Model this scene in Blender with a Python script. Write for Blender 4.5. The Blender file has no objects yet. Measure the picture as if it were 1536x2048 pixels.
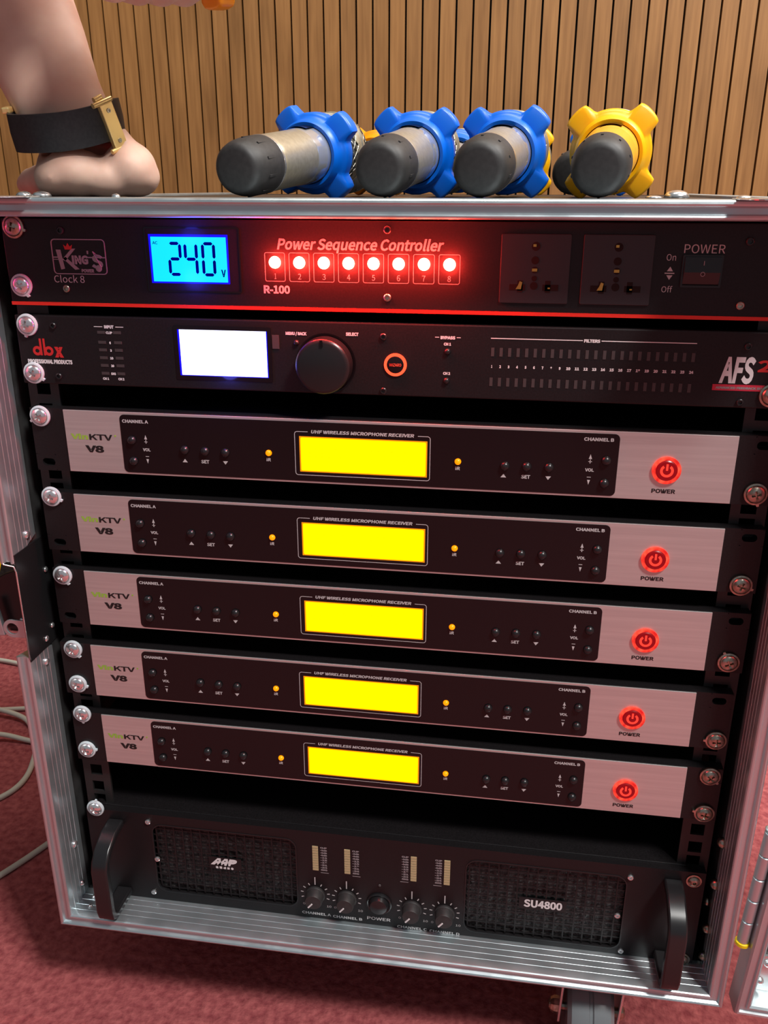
import bpy, math, random
from mathutils import Vector, Matrix
random.seed(4)
sc = bpy.context.scene
PI = math.pi
Z0 = 500.0                      # floor is 500 mm below the working origin on the rack front

def P(x, y, z):                 # millimetres on the rack front -> metres in the room
    return Vector((x / 1000, y / 1000, (z + Z0) / 1000))

# ------------------------------------------------------------------ camera
cam = bpy.data.objects.new('camera', bpy.data.cameras.new('camera'))
sc.collection.objects.link(cam); sc.camera = cam
cam.data.sensor_fit = 'VERTICAL'; cam.data.sensor_height = 36.0
cam.data.lens = 1732.06 / 2048 * 36.0
cam.data.clip_start = 0.02; cam.data.clip_end = 60
yaw, pit, rol = 0.14793046, -0.35862805, -0.0015825553
Rz = Matrix.Rotation(yaw, 3, 'Z'); Rx = Matrix.Rotation(pit, 3, 'X'); Ry = Matrix.Rotation(rol, 3, 'Y')
R = Rz @ Rx @ Ry
M = Matrix((R.col[0], R.col[2], -R.col[1])).transposed()
cam.matrix_world = Matrix.Translation(P(81.09, -530.32, 171.36)) @ M.to_4x4()

# ------------------------------------------------------------------ world, lights, exposure
w = bpy.data.worlds.new('world'); sc.world = w; w.use_nodes = True
w.node_tree.nodes['Background'].inputs[0].default_value = (0.80, 0.90, 1.0, 1)
w.node_tree.nodes['Background'].inputs[1].default_value = 0.22
sc.view_settings.view_transform = 'Standard'; sc.view_settings.look = 'None'
sc.view_settings.exposure = 0.0; sc.view_settings.gamma = 1.0
sc.view_settings.use_curve_mapping = False

def area(name, loc, target, size, power, col=(1, 1, 1), sy=None):
    l = bpy.data.lights.new(name, 'AREA'); l.energy = power; l.color = col
    l.shape = 'RECTANGLE'; l.size = size; l.size_y = sy or size
    o = bpy.data.objects.new(name, l); sc.collection.objects.link(o)
    o.location = loc
    o.rotation_euler = (Vector(target) - Vector(loc)).to_track_quat('-Z', 'Y').to_euler()
    return o
area('ceiling_light_front', (1.25, -1.15, 2.75), (0.1, 0.0, 0.2), 0.42, 88, (1.0, 0.98, 0.95))
area('ceiling_light_back', (0.3, 0.35, 2.75), (0.0, 1.0, 0.6), 1.4, 27, (1.0, 0.93, 0.82), 0.3)
area('ceiling_light_right', (1.7, 0.7, 2.5), (0.3, 0.1, 0.0), 0.5, 50, (1.0, 0.97, 0.93))

# ------------------------------------------------------------------ materials
def mat(name, col, rough=0.5, metal=0.0, emit=0.0, ecol=None, spec=None, sss=0.0, coat=0.0):
    m = bpy.data.materials.new(name); m.use_nodes = True
    b = m.node_tree.nodes['Principled BSDF']
    b.inputs['Base Color'].default_value = (*col, 1); b.inputs['Roughness'].default_value = rough
    b.inputs['Metallic'].default_value = metal
    if spec is not None: b.inputs['Specular IOR Level'].default_value = spec
    if emit:
        b.inputs['Emission Color'].default_value = (*(ecol or col), 1); b.inputs['Emission Strength'].default_value = emit
    if sss:
        b.inputs['Subsurface Weight'].default_value = sss; b.inputs['Subsurface Radius'].default_value = (0.01, 0.004, 0.002)
        b.inputs['Subsurface Scale'].default_value = 1.0
    if coat: b.inputs['Coat Weight'].default_value = coat
    return m
def noise(m, scale, c1, c2, stretch=(1, 1, 1), bump=0.0, detail=4, rough=None, target='Base Color', bdist=0.001, pos=(0.35, 0.65)):
    nt = m.node_tree; b = nt.nodes['Principled BSDF']
    tc = nt.nodes.new('ShaderNodeTexCoord'); mp = nt.nodes.new('ShaderNodeMapping')
    mp.inputs['Scale'].default_value = stretch
    n = nt.nodes.new('ShaderNodeTexNoise'); n.inputs['Scale'].default_value = scale; n.inputs['Detail'].default_value = detail
    nt.links.new(tc.outputs['Object'], mp.inputs[0]); nt.links.new(mp.outputs[0], n.inputs[0])
    r = nt.nodes.new('ShaderNodeValToRGB')
    r.color_ramp.elements[0].position = pos[0]; r.color_ramp.elements[1].position = pos[1]
    r.color_ramp.elements[0].color = (*c1, 1); r.color_ramp.elements[1].color = (*c2, 1)
    nt.links.new(n.outputs[0], r.inputs[0]); nt.links.new(r.outputs[0], b.inputs[target])
    if bump:
        bp = nt.nodes.new('ShaderNodeBump'); bp.inputs['Strength'].default_value = bump; bp.inputs['Distance'].default_value = bdist
        nt.links.new(n.outputs[0], bp.inputs['Height']); nt.links.new(bp.outputs[0], b.inputs['Normal'])
    return m
alu = noise(mat('aluminium', (0.57, 0.645, 0.67), 0.36, 0.84), 60, (0.30,) * 3, (0.42,) * 3, (1, 1, 1), 0, 3, target='Roughness')
steel = mat('bright_steel', (0.80, 0.81, 0.81), 0.22, 0.9)
dull_steel = noise(mat('dull_steel', (0.45, 0.38, 0.30), 0.3, 1.0), 400, (0.36, 0.30, 0.22), (0.55, 0.50, 0.42))
brushed = noise(mat('brushed_plate', (0.60, 0.56, 0.55), 0.40, 0.65), 500, (0.60, 0.565, 0.55), (0.67, 0.64, 0.62), (0.02, 1, 1), 0.0, 3)
blackp = noise(mat('black_powder_coat', (0.014, 0.012, 0.013), 0.42, spec=0.32), 900, (0.007, 0.0058, 0.0063), (0.011, 0.009, 0.010), bump=0.05, bdist=0.0002)
blackg = mat('gloss_black_acrylic', (0.006, 0.005, 0.006), 0.16, spec=0.35)
blackr = mat('black_plastic', (0.012, 0.012, 0.013), 0.3)
blackm = noise(mat('black_rubber', (0.03, 0.029, 0.029), 0.55), 300, (0.019, 0.018, 0.018), (0.028, 0.026, 0.026), bump=0.06, bdist=0.0005)
laminate = noise(mat('case_laminate', (0.03, 0.03, 0.03), 0.3), 60, (0.02, 0.02, 0.02), (0.04, 0.04, 0.04))
inner_wood = noise(mat('inner_case_paint', (0.02, 0.018, 0.016), 0.7), 40, (0.012, 0.011, 0.010), (0.04, 0.035, 0.03))
rail_m = mat('rail_black', (0.016, 0.015, 0.015), 0.45)
white_nylon = mat('white_nylon', (0.62, 0.72, 0.75), 0.35)
print_w = mat('print_white', (0.55, 0.53, 0.53), 0.6)
print_w2 = mat('print_bright', (0.75, 0.74, 0.74), 0.6)
print_g = mat('print_grey', (0.30, 0.27, 0.28), 0.6)
print_k = mat('print_black', (0.01, 0.008, 0.008), 0.5)
print_green = mat('print_green', (0.32, 0.50, 0.06), 0.6)
print_red = mat('print_red', (0.55, 0.02, 0.02), 0.5)
stripe_red = mat('stripe_red', (0.75, 0.025, 0.012), 0.45)
banner_red = mat('banner_red', (0.55, 0.02, 0.05), 0.5)
lcd_cyan = mat('lcd_cyan', (0, 0.3, 0.5), 0.4, emit=1.0, ecol=(0.0, 0.80, 1.15))
lcd_blue = mat('lcd_blue_edge', (0, 0, 0.3), 0.4, emit=1.0, ecol=(0.0, 0.0, 1.3))
lcd_seg = mat('lcd_segment', (0.0, 0.0, 0.04), 0.5, emit=1.0, ecol=(0.0, 0.0, 0.12), spec=0)
lcd_white = mat('lcd_white', (0.5, 0.5, 0.6), 0.4, emit=1.0, ecol=(1.8, 1.9, 2.6))
lcd_yellow = mat('lcd_yellow', (0.5, 0.4, 0.0), 0.4, emit=1.0, ecol=(1.5, 0.98, 0.0), spec=0)
noise(lcd_yellow, 45, (1.35, 0.92, 0.0), (1.7, 1.03, 0.0), target='Emission Color')
lcd_orange = mat('lcd_orange_edge', (0.3, 0.1, 0), 0.4, emit=1.0, ecol=(0.75, 0.24, 0.0))
lcd_faint = mat('lcd_faint_segment', (0.5, 0.4, 0.0), 0.4, emit=1.0, ecol=(1.0, 0.62, 0.0), spec=0)
led_red = mat('led_red_hot', (0.6, 0.1, 0.05), 0.3, emit=1.0, ecol=(12.0, 4.2, 2.6))
led_ring = mat('led_red_ring', (0.5, 0.02, 0.01), 0.3, emit=1.0, ecol=(1.0, 0.03, 0.02))
noise(led_ring, 230, (0.45, 0.004, 0.006), (1.15, 0.10, 0.05), target='Emission Color', detail=1)
led_ring2 = mat('led_red_glow', (0.5, 0.02, 0.01), 0.3, emit=1.0, ecol=(1.0, 0.05, 0.03))
led_dark = mat('led_red_dark', (0.15, 0.0, 0.0), 0.3, emit=1.0, ecol=(0.16, 0.0, 0.003))
led_amber = mat('led_amber', (0.6, 0.2, 0.0), 0.25, emit=1.0, ecol=(1.3, 0.33, 0.0))
led_off = mat('led_off', (0.055, 0.045, 0.045), 0.4)
led_cream = mat('led_cream', (0.50, 0.40, 0.22), 0.4)
brass = mat('socket_brass', (0.75, 0.42, 0.10), 0.3, 1.0)
socket_m = mat('socket_plastic', (0.020, 0.018, 0.021), 0.38)
gold = mat('watch_gold', (1.0, 0.72, 0.30), 0.28, 0.7)
champagne = noise(mat('champagne_metal', (0.62, 0.56, 0.42), 0.36, 0.75), 300, (0.52, 0.47, 0.35), (0.60, 0.55, 0.42))
silic_blue = mat('silicone_blue', (0.0, 0.135, 0.70), 0.36, sss=0.1)
silic_yel = mat('silicone_yellow', (1.0, 0.47, 0.0), 0.38, sss=0.2)
silic_org = mat('silicone_orange', (0.95, 0.30, 0.0), 0.38, sss=0.1)
ring_tint_body = mat('ring_reflection_tint', (0.85, 0.40, 0.04), 0.25)  # reflection of the yellow ring painted into the microphone body colour
skin = noise(mat('skin', (0.72, 0.46, 0.36), 0.6, sss=0.25), 22, (0.60, 0.33, 0.25), (0.76, 0.50, 0.39), bump=0.12, bdist=0.0008, detail=6)
strap_m = noise(mat('watch_strap', (0.018, 0.016, 0.018), 0.5), 500, (0.014, 0.013, 0.015), (0.024, 0.022, 0.024))
clear_band = mat('clear_display_cover', (0.46, 0.48, 0.52), 0.12, 0.55, coat=1.0)  # clear plastic, its bluish-white reflection put into the base colour
yellow_m = mat('yellow_plastic', (0.9, 0.62, 0.0), 0.4)
cable_w = mat('cable_white', (0.62, 0.58, 0.50), 0.45)
wheel_m = mat('caster_grey', (0.16, 0.18, 0.19), 0.25)
mesh_gold = mat('grille_wire', (0.62, 0.58, 0.48), 0.3, 1.0)
carpet = mat('carpet', (0.3, 0.06, 0.07), 0.95, spec=0.1)
noise(carpet, 140, (0.25, 0.050, 0.058), (0.47, 0.125, 0.125), bump=0.7, detail=8, bdist=0.004, pos=(0.3, 0.7))
plaster = mat('ceiling_plaster', (0.6, 0.58, 0.55), 0.9)
wallp = mat('side_wall_paint', (0.10, 0.085, 0.075), 0.9)
groove_m = mat('groove_black', (0.004, 0.003, 0.002), 0.9)
wood = mat('slat_wood', (0.4, 0.2, 0.07), 0.5)
def wood_nodes(m):
    nt = m.node_tree; b = nt.nodes['Principled BSDF']; N = nt.nodes.new; L = nt.links.new
    tc = N('ShaderNodeTexCoord'); oi = N('ShaderNodeObjectInfo'); add = N('ShaderNodeVectorMath'); add.operation = 'ADD'
    sc_ = N('ShaderNodeVectorMath'); sc_.operation = 'SCALE'; sc_.inputs[3].default_value = 37.0
    comb = N('ShaderNodeCombineXYZ')
    for i in range(3): L(oi.outputs['Random'], comb.inputs[i])
    L(comb.outputs[0], sc_.inputs[0]); L(tc.outputs['Object'], add.inputs[0]); L(sc_.outputs[0], add.inputs[1])
    mp = N('ShaderNodeMapping'); mp.inputs['Scale'].default_value = (1, 1, 0.05); L(add.outputs[0], mp.inputs[0])
    n = N('ShaderNodeTexNoise'); n.inputs['Scale'].default_value = 170; n.inputs['Detail'].default_value = 6; L(mp.outputs[0], n.inputs[0])
    mp2 = N('ShaderNodeMapping'); mp2.inputs['Scale'].default_value = (1, 1, 0.35); L(add.outputs[0], mp2.inputs[0])
    n2 = N('ShaderNodeTexNoise'); n2.inputs['Scale'].default_value = 14; n2.inputs['Detail'].default_value = 3; L(mp2.outputs[0], n2.inputs[0])
    r = N('ShaderNodeValToRGB'); r.color_ramp.elements[0].position = 0.3; r.color_ramp.elements[1].position = 0.72
    r.color_ramp.elements[0].color = (0.25, 0.115, 0.032, 1); r.color_ramp.elements[1].color = (0.36, 0.178, 0.055, 1)
    L(n.outputs[0], r.inputs[0])
    r2 = N('ShaderNodeValToRGB'); r2.color_ramp.elements[0].position = 0.25; r2.color_ramp.elements[1].position = 0.5
    r2.color_ramp.elements[0].color = (0.72, 0.70, 0.64, 1); r2.color_ramp.elements[1].color = (1, 1, 1, 1); L(n2.outputs[0], r2.inputs[0])
    mx = N('ShaderNodeMix'); mx.data_type = 'RGBA'; mx.blend_type = 'MULTIPLY'; mx.inputs[0].default_value = 1.0
    L(r.outputs[0], mx.inputs[6]); L(r2.outputs[0], mx.inputs[7])
    hv = N('ShaderNodeHueSaturation'); mr = N('ShaderNodeMapRange'); mr.inputs[3].default_value = 0.92; mr.inputs[4].default_value = 1.08
    L(oi.outputs['Random'], mr.inputs[0]); L(mr.outputs[0], hv.inputs['Value']); L(mx.outputs[2], hv.inputs['Color'])
    L(hv.outputs[0], b.inputs['Base Color'])
wood_nodes(wood)

# ------------------------------------------------------------------ builders
def empty(name, loc, label, cat, group=None):
    o = bpy.data.objects.new(name, None); o.location = P(*loc); o.empty_display_size = 0.02
    sc.collection.objects.link(o); o['label'] = label; o['category'] = cat
    if group: o['group'] = group
    return o
class MB:
    """collects shapes (mm) and builds one mesh object"""
    def __init__(s): s.v = []; s.f = []
    def add(s, vs, fs, T=None):
        n = len(s.v)
        s.v += [tuple(T @ Vector(v)) if T else tuple(v) for v in vs]
        s.f += [tuple(i + n for i in f) for f in fs]; return s
    def box(s, x0, x1, y0, y1, z0, z1, T=None):
        vs = [(x, y, z) for z in (z0, z1) for y in (y0, y1) for x in (x0, x1)]
        return s.add(vs, [(0, 2, 3, 1), (4, 5, 7, 6), (0, 1, 5, 4), (2, 6, 7, 3), (0, 4, 6, 2), (1, 3, 7, 5)], T)
    def prism(s, out, y0, y1, T=None, hole=None):
        """outline (x,z) counter-clockwise seen from the front (-y); y0 front, y1 back"""
        n = len(out)
        vs = [(x, y0, z) for x, z in out] + [(x, y1, z) for x, z in out]
        fs = [(i, i + n, (i + 1) % n + n, (i + 1) % n) for i in range(n)]
        if hole:
            vs += [(x, y0, z) for x, z in hole] + [(x, y1, z) for x, z in hole]
            for i in range(n):
                j = (i + 1) % n
                fs += [(i, j, j + 2 * n, i + 2 * n), (i + n, i + 3 * n, j + 3 * n, j + n), (i + 2 * n, j + 2 * n, j + 3 * n, i + 3 * n)]
        else: fs += [tuple(range(n)), tuple(range(2 * n - 1, n - 1, -1))]
        return s.add(vs, fs, T)
    def lathe(s, prof, T=None, seg=32, closed=False, sx=1, sy=1):
        """profile (r, h) turned about local +Z"""
        vs = []; fs = []
        for r, h in prof:
            for k in range(seg):
                a = 2 * PI * k / seg; vs.append((r * math.cos(a) * sx, r * math.sin(a) * sy, h))
        m = len(prof)
        for i in range(m - 1 if not closed else m):
            i2 = (i + 1) % m
            for k in range(seg):
                k2 = (k + 1) % seg; fs.append((i * seg + k, i * seg + k2, i2 * seg + k2, i2 * seg + k))
        if not closed:
            if prof[0][0] > 1e-6: fs.append(tuple(range(seg - 1, -1, -1)))
            if prof[-1][0] > 1e-6: fs.append(tuple((m - 1) * seg + k for k in range(seg)))
        return s.add(vs, fs, T)
    def tube(s, pts, r, seg=10, T=None):
        pts = [Vector(p) for p in pts]; vs = []; fs = []
        up = Vector((0.123, 0.41, 0.9)).normalized()
        for i, p in enumerate(pts):
            d = (pts[min(i + 1, len(pts) - 1)] - pts[max(i - 1, 0)]).normalized()
            u = d.cross(up).normalized(); v = d.cross(u)
            rr = r[i] if isinstance(r, (list, tuple)) else r
            for k in range(seg):
                a = 2 * PI * k / seg; vs.append(tuple(p + u * (rr * math.cos(a)) + v * (rr * math.sin(a))))
        for i in range(len(pts) - 1):
            for k in range(seg):
                k2 = (k + 1) % seg; fs.append((i * seg + k, i * seg + k2, (i + 1) * seg + k2, (i + 1) * seg + k))
        fs.append(tuple(range(seg - 1, -1, -1))); fs.append(tuple((len(pts) - 1) * seg + k for k in range(seg)))
        return s.add(vs, fs, T)
    def build(s, name, m, parent=None, loc=None, smooth=False, bevel=0, subsurf=0, label=None):
        me = bpy.data.meshes.new(name)
        k = 0.001
        me.from_pydata([(x * k, y * k, z * k) for x, y, z in s.v], [], s.f); me.materials.append(m); me.update()
        if smooth: me.shade_smooth() if smooth is True else me.set_sharp_from_angle(angle=math.radians(smooth))
        o = bpy.data.objects.new(name, me); sc.collection.objects.link(o)
        if smooth and smooth is not True:
            me.shade_smooth(); me.set_sharp_from_angle(angle=math.radians(smooth))
        if parent: o.parent = parent
        if loc is not None: o.location = P(*loc) if not parent else Vector(loc) / 1000
        if bevel:
            b = o.modifiers.new('bevel', 'BEVEL'); b.width = bevel / 1000; b.segments = 2; b.limit_method = 'ANGLE'
        if subsurf:
            b = o.modifiers.new('sub', 'SUBSURF'); b.levels = subsurf; b.render_levels = subsurf
        if label: o['label'] = label
        if name.endswith('lettering') or name in ('logo', 'maker_mark', 'display_digits', 'grille', 'grille_wires', 'socket_slot', 'socket_contact'): o['kind'] = 'stuff'
        return o
def rrect(x0, x1, z0, z1, r, seg=5):
    pts = []
    for cx, cz, a0 in ((x1 - r, z1 - r, 0), (x0 + r, z1 - r, 90), (x0 + r, z0 + r, 180), (x1 - r, z0 + r, 270)):
        for k in range(seg + 1):
            a = math.radians(a0 + 90 * k / seg); pts.append((cx + r * math.cos(a), cz + r * math.sin(a)))
    return pts
def rframe(mb, x0, x1, z0, z1, r, t, y0, y1):
    mb.prism(rrect(x0, x1, z0, z1, r), y0, y1, hole=rrect(x0 + t, x1 - t, z0 + t, z1 - t, max(r - t, 0.05)))
FACE = Matrix.Rotation(PI / 2, 4, 'X')         # local +Z of a lathe -> towards the viewer (-y)
def at(x, y, z, rot=FACE): return Matrix.Translation((x, y, z)) @ rot
_tc = {}
try:
    FONT = bpy.data.fonts.load(bpy.utils.system_resource('DATAFILES', path='fonts') + '/Noto Sans CJK Regular.woff2')   # Blender's own interface font
except Exception:
    FONT = None                  # Blender's built-in face
def glyphs(s, bold):
    key = (s, bold)
    if key not in _tc:
        c = bpy.data.curves.new('t', 'FONT'); c.body = s; c.size = 1.0; c.resolution_u = 3; c.offset = bold * 0.8
        if FONT: c.font = FONT
        o = bpy.data.objects.new('t', c); sc.collection.objects.link(o)
        bpy.context.view_layer.update()
        me = bpy.data.meshes.new_from_object(o.evaluated_get(bpy.context.evaluated_depsgraph_get()))
        vs = [tuple(v.co) for v in me.vertices]; fs = [tuple(p.vertices) for p in me.polygons]
        bpy.data.objects.remove(o); bpy.data.curves.remove(c); bpy.data.meshes.remove(me)
        _tc[key] = (vs, fs)
    return _tc[key]
def text(mb, s, x0, x1, z, h, y, bold=0.01, shear=0.0):
    """flat print: fits the string between x0 and x1 with letters h tall standing on z"""
    vs, fs = glyphs(s, bold)
    xa = min(v[0] for v in vs); xb = max(v[0] for v in vs); za = min(0, min(v[1] for v in vs)); zb = max(v[1] for v in vs)
    base = 0.0; kx = (x1 - x0 - shear * h) / (xb - xa); kz = h / zb
    mb.add([(x0 + (v[0] - xa) * kx + shear * (v[1] - base) * kz, y, z + v[1] * kz) for v in vs], fs)
def ctext(mb, s, xc, z, h, y, wid, bold=0.01, shear=0.0): text(mb, s, xc - wid / 2, xc + wid / 2, z, h, y, bold, shear)
def tri(mb, x, z, wd, h, y, up=True):
    pts = [(x - wd / 2, z - h / 2), (x + wd / 2, z - h / 2), (x, z + h / 2)] if up else [(x, z - h / 2), (x + wd / 2, z + h / 2), (x - wd / 2, z + h / 2)]
    mb.add([(a, y, b) for a, b in pts], [(0, 1, 2)])
def q(mb, x0, x1, z0, z1, y): mb.add([(x0, y, z0), (x1, y, z0), (x1, y, z1), (x0, y, z1)], [(0, 1, 2, 3)])
def dup(o, parent=None):
    c = o.copy(); sc.collection.objects.link(c)
    if parent: c.parent = parent
    for ch in [k for k in kids.get(o, [])]: dup2(ch, c)
    return c
kids = {}
def struct(o): o['kind'] = 'structure'; return o

# ------------------------------------------------------------------ the room
struct(MB().box(-3200, 3400, -3600, 1160, -520, -500).build('floor', carpet, loc=(0, 0, 0)))
wb = MB().box(-3200, 3400, 1162, 1200, -500, 2450).build('wall_back', groove_m, loc=(0, 0, 0)); struct(wb)
pitch = 28.93; x_first = -162.0 - pitch * 40 + pitch / 2 + 0.3
slat_me = None
for k in range(97):
    x = x_first + pitch * k
    if slat_me is None:
        mb = MB().prism([(-12.7, -500), (12.7, -500), (12.7, 2450), (-12.7, 2450)], -9, 3)
        s0 = mb.build('slat', wood, parent=wb, loc=(x, 1159, 0)); slat_me = s0.data
    else:
        s = s0.copy(); sc.collection.objects.link(s); s.location = (x / 1000, 1.159 + random.uniform(-.0004, .0004), 0)
struct(MB().box(-3240, -3200, -3600, 1200, -500, 2450).build('wall_left', wallp, loc=(0, 0, 0)))
struct(MB().box(3400, 3440, -3600, 1200, -500, 2450).build('wall_right', plaster, loc=(0, 0, 0)))

# ------------------------------------------------------------------ flight case
XL, XR, ZT, ZB = -262.2, 259.6, 165.6, -396.5      # outside
T = 10.8                                           # frame lip width
YB = 480
case = empty('flight_case', (0, 0, ZB), 'black rack flight case with aluminium edging standing open on casters on the red carpet', 'flight case')
def cz(z): return z - ZB
def frame_profile():
    pts = [(0, 3)]
    for y in (-3.5, -9, -14.5, -20):
        pts += [(0, y + 0.4), (-0.18, y + 0.15), (-0.18, y - 0.15), (0, y - 0.4)]
    pts += [(0, -25.8), (0.25, -27.0), (0.9, -27.8), (1.8, -28.0), (2.7, -27.6), (3.2, -26.6), (3.5, -26.0),
            (6.6, -26.0), (7.0, -26.8), (7.6, -27.9), (8.6, -28.6), (9.7, -28.3), (10.5, -27.4), (T, -26), (T, 4), (T - 1.5, 4), (T - 1.5, 3)]
    return pts
def frame_rail(side):
    pr = frame_profile(); vs = []; n = len(pr)
    for end in (0, 1):
        for o, y in pr:
            if side in 'LR':
                x = XL + T - o if side == 'L' else XR - T + o
                z = (ZB + T - o) if end == 0 else (ZT - T + o)
            else:
                z = ZB + T - o if side == 'B' else ZT - T + o
                x = (XL + T - o) if end == 0 else (XR - T + o)
            vs.append((x, y, cz(z)))
    fs = [(i, (i + 1) % n, (i + 1) % n + n, i + n) for i in range(n)]
    fs += [tuple(range(n)), tuple(range(2 * n - 1, n - 1, -1))]
    if side in 'RB': fs = [tuple(reversed(f)) for f in fs]
    return vs, fs
def cut_rail(z0, z1):                        # the left rail is interrupted by the latch dish
    pr = frame_profile(); n = len(pr)
    out = []
    for za, zb, miter in ((None, z0, 0), (z1, None, 1)):
        vs = []
        for end in (0, 1):
            for o, y in pr:
                x = XL + T - o
                if miter == 0: z = (ZB + T - o) if end == 0 else zb - 0.2 * (y + 27)
                else: z = za - 0.0 * y + 0.35 * (y + 27) if end == 0 else (ZT - T + o)
                vs.append((x, y, cz(z)))
        fs = [(i, (i + 1) % n, (i + 1) % n + n, i + n) for i in range(n)] + [tuple(range(n)), tuple(range(2 * n - 1, n - 1, -1))]
        out.append(MB().add(vs, fs))
    return out
for mbx in cut_rail(-146, -72):
    mbx.build('frame_extrusion', alu, parent=case, smooth=25)
for sd in 'RTB':
    vs, fs = frame_rail(sd); MB().add(vs, fs).build('frame_extrusion', alu, parent=case, smooth=25)
# latch dish in the left rail: black folded steel with a thin bright front edge
mb = MB()
mb.box(XL + T - 1, XL + T + 0.5, -27, 60, cz(-150), cz(-66))
mb.build('latch_dish', blackr, parent=case, bevel=0.3)
mb = MB().tube([(XL + 1, -26.6, cz(-40)), (XL + 0.5, -27, cz(-68)), (XL + 3, -28, cz(-73)), (XL + T - 0.5, -28, cz(-74)), (XL + T + 0.6, -28, cz(-78)), (XL + T + 0.6, -28, cz(-147))], 0.6, 6)
mb.build('dish_edge', steel, parent=case, smooth=True)
# pierced steel tab
mb = MB()
hole = [(XL - 4 + 4.4 * math.cos(a), cz(-127.5) + 4.4 * math.sin(a)) for a in [2 * PI * k / 24 for k in range(24)]]
oute = []
for k in range(24):
    a = 2 * PI * k / 24; c, s_ = math.cos(a), math.sin(a)
    if c > 0.3: oute.append((XL + T - 1, cz(-127.5) + max(-7.5, min(7.5, s_ * 7.9))))
    else: oute.append((XL - 4 + 7.2 * c, cz(-127.5) + 7.2 * s_))
mb.prism(oute, -20, -18.8, hole=hole); mb.build('padlock_tab', alu, parent=case, bevel=0.2)
# butterfly latch hanging open outside the left edge
lt = MB(); lt.prism([(-298, cz(-142)), (-276, cz(-139)), (-263, cz(-127)), (-262, cz(-88)), (-280, cz(-95)), (-298, cz(-105))], 2, 5)
lo = lt.build('butterfly_latch', blackr, parent=case, bevel=0.6)
mb = MB()
for x, z in ((-290, -104), (-268, -93), (-272, -132)): mb.lathe([(1.8, 0), (1.5, 1.0), (0.001, 1.5)], at(x, 2, cz(z)), 10)
mb.build('latch_rivet', steel, parent=lo)['kind'] = 'stuff'
mb = MB().box(-2.6, 2.6, -2, 2, -13, 13, at(-286, -5, cz(-129), Matrix.Rotation(math.radians(-8), 4, 'Y')))
mb.build('latch_lever', alu, parent=lo, bevel=1.0)
def dome(mb, x, y, z, r, h, rot=FACE, seg=16):
    mb.lathe([(r, 0), (r * 0.96, h * 0.35), (r * 0.75, h * 0.72), (r * 0.4, h * 0.94), (0.001, h)], at(x, y, z, rot), seg)
RXP = Matrix.Rotation(PI / 2, 4, 'Y'); RXN = Matrix.Rotation(-PI / 2, 4, 'Y'); UP = Matrix.Identity(4)
xi = XL + T; xr = XR - T; zi = ZB + T
riv = [(xi, -8, -58, RXP, 3.2, 2.2), (xi, -8, -160, RXP, 3.0, 2.2), (xi, -8, -330, RXP, 3.2, 2.4), (xi, -6, -372, RXP, 2.6, 2.4),
       (xi + 10, -6, zi - 0, UP, 3.0, 2.2), (xi + 11, -16, zi, UP, 2.0, 1.6),
       (xi + 0.6, 8, -92, RXP, 2.3, 1.5), (xi + 0.6, 24, -88, RXP, 2.3, 1.5), (xi + 0.6, 6, -137, RXP, 2.3, 1.5), (xi + 0.6, -4, -143, RXP, 2.5, 1.6), (xi + 0.6, 20, -76, RXP, 2.3, 1.5),
       (xr, -2, -268, RXN, 4.0, 4.6), (xr, -2, -306, RXN, 4.0, 4.6), (xr, 10, -333, RXN, 4.0, 4.6), (xr, 0, -350, RXN, 3.8, 4.2), (xr, -2, -375, RXN, 3.6, 4), (xr, 6, -383, RXN, 3, 3)]
for x, y, z, rot, r, h in riv:
    mb = MB(); dome(mb, 0, 0, 0, r, h, rot); mb.build('rivet', steel if x < 0 else dull_steel, parent=case, loc=(x, y, cz(z)), smooth=True)
# panels
MB().box(XL + 0.8, XL + T, 4, YB, cz(ZB + 1), cz(-148)).box(XL + 0.8, XL + T, 4, YB, cz(-70), cz(ZT - 1.5)).box(XL + 0.8, XL + T, 60, YB, cz(-148), cz(-70)).build('side_panel', laminate, parent=case)
MB().box(XR - T, XR - 0.8, 4, YB, cz(ZB + 1), cz(ZT - 1.5)).build('side_panel', laminate, parent=case)
MB().box(XL + T, XR - T, 4, YB, cz(ZT - 10), cz(ZT - 1.9)).build('top_panel', laminate, parent=case)
MB().box(XL + T, XR - T, 3, YB, cz(ZB + 1), cz(ZB + T - 0.5)).build('bottom_panel', laminate, parent=case)
MB().box(XL + 1, XR - 1, YB, YB + 9, cz(ZB + 1), cz(ZT - 1.5)).build('back_panel', laminate, parent=case)
# soft grey lining strip seen left of the rail, dark lining elsewhere
MB().box(xi, xi + 1.5, 36, YB - 2, cz(ZB + T), cz(ZT - T)).build('lining', inner_wood, parent=case)
MB().box(xr - 1.5, xr, 36, YB - 2, cz(ZB + T), cz(ZT - T)).build('lining', inner_wood, parent=case)
# aluminium angle along the four long edges, and corner plates with domed rivets on the top
for sx in (-1, 1):
    for top in (True, False):
        x = XL if sx < 0 else XR; z = ZT if top else ZB; dz = -1 if top else 1
        mb = MB(); a, b = sorted((x, x - sx * 25)); c, d = sorted((z - 0.0, z + dz * 1.9)); mb.box(a, b, 4, YB + 10, cz(c), cz(d))
        a, b = sorted((x, x - sx * 1.2)); c, d = sorted((z, z + dz * 25)); mb.box(a, b, 4, YB + 10, cz(c), cz(d))
        mb.build('edge_angle', alu, parent=case, bevel=0.3)
for sx in (-1, 1):
    x = -238 if sx < 0 else 226
    mb = MB().prism(rrect(x - 34, x + 34, 8, 70, 10), 0, 0.8, T=Matrix.Translation((0, 0, cz(ZT) + 0.8)) @ Matrix.Rotation(-PI / 2, 4, 'X') @ Matrix.Scale(-1, 4, (0, 0, 1)))
    mb.build('corner_plate', steel, parent=case, bevel=0.2)
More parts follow.
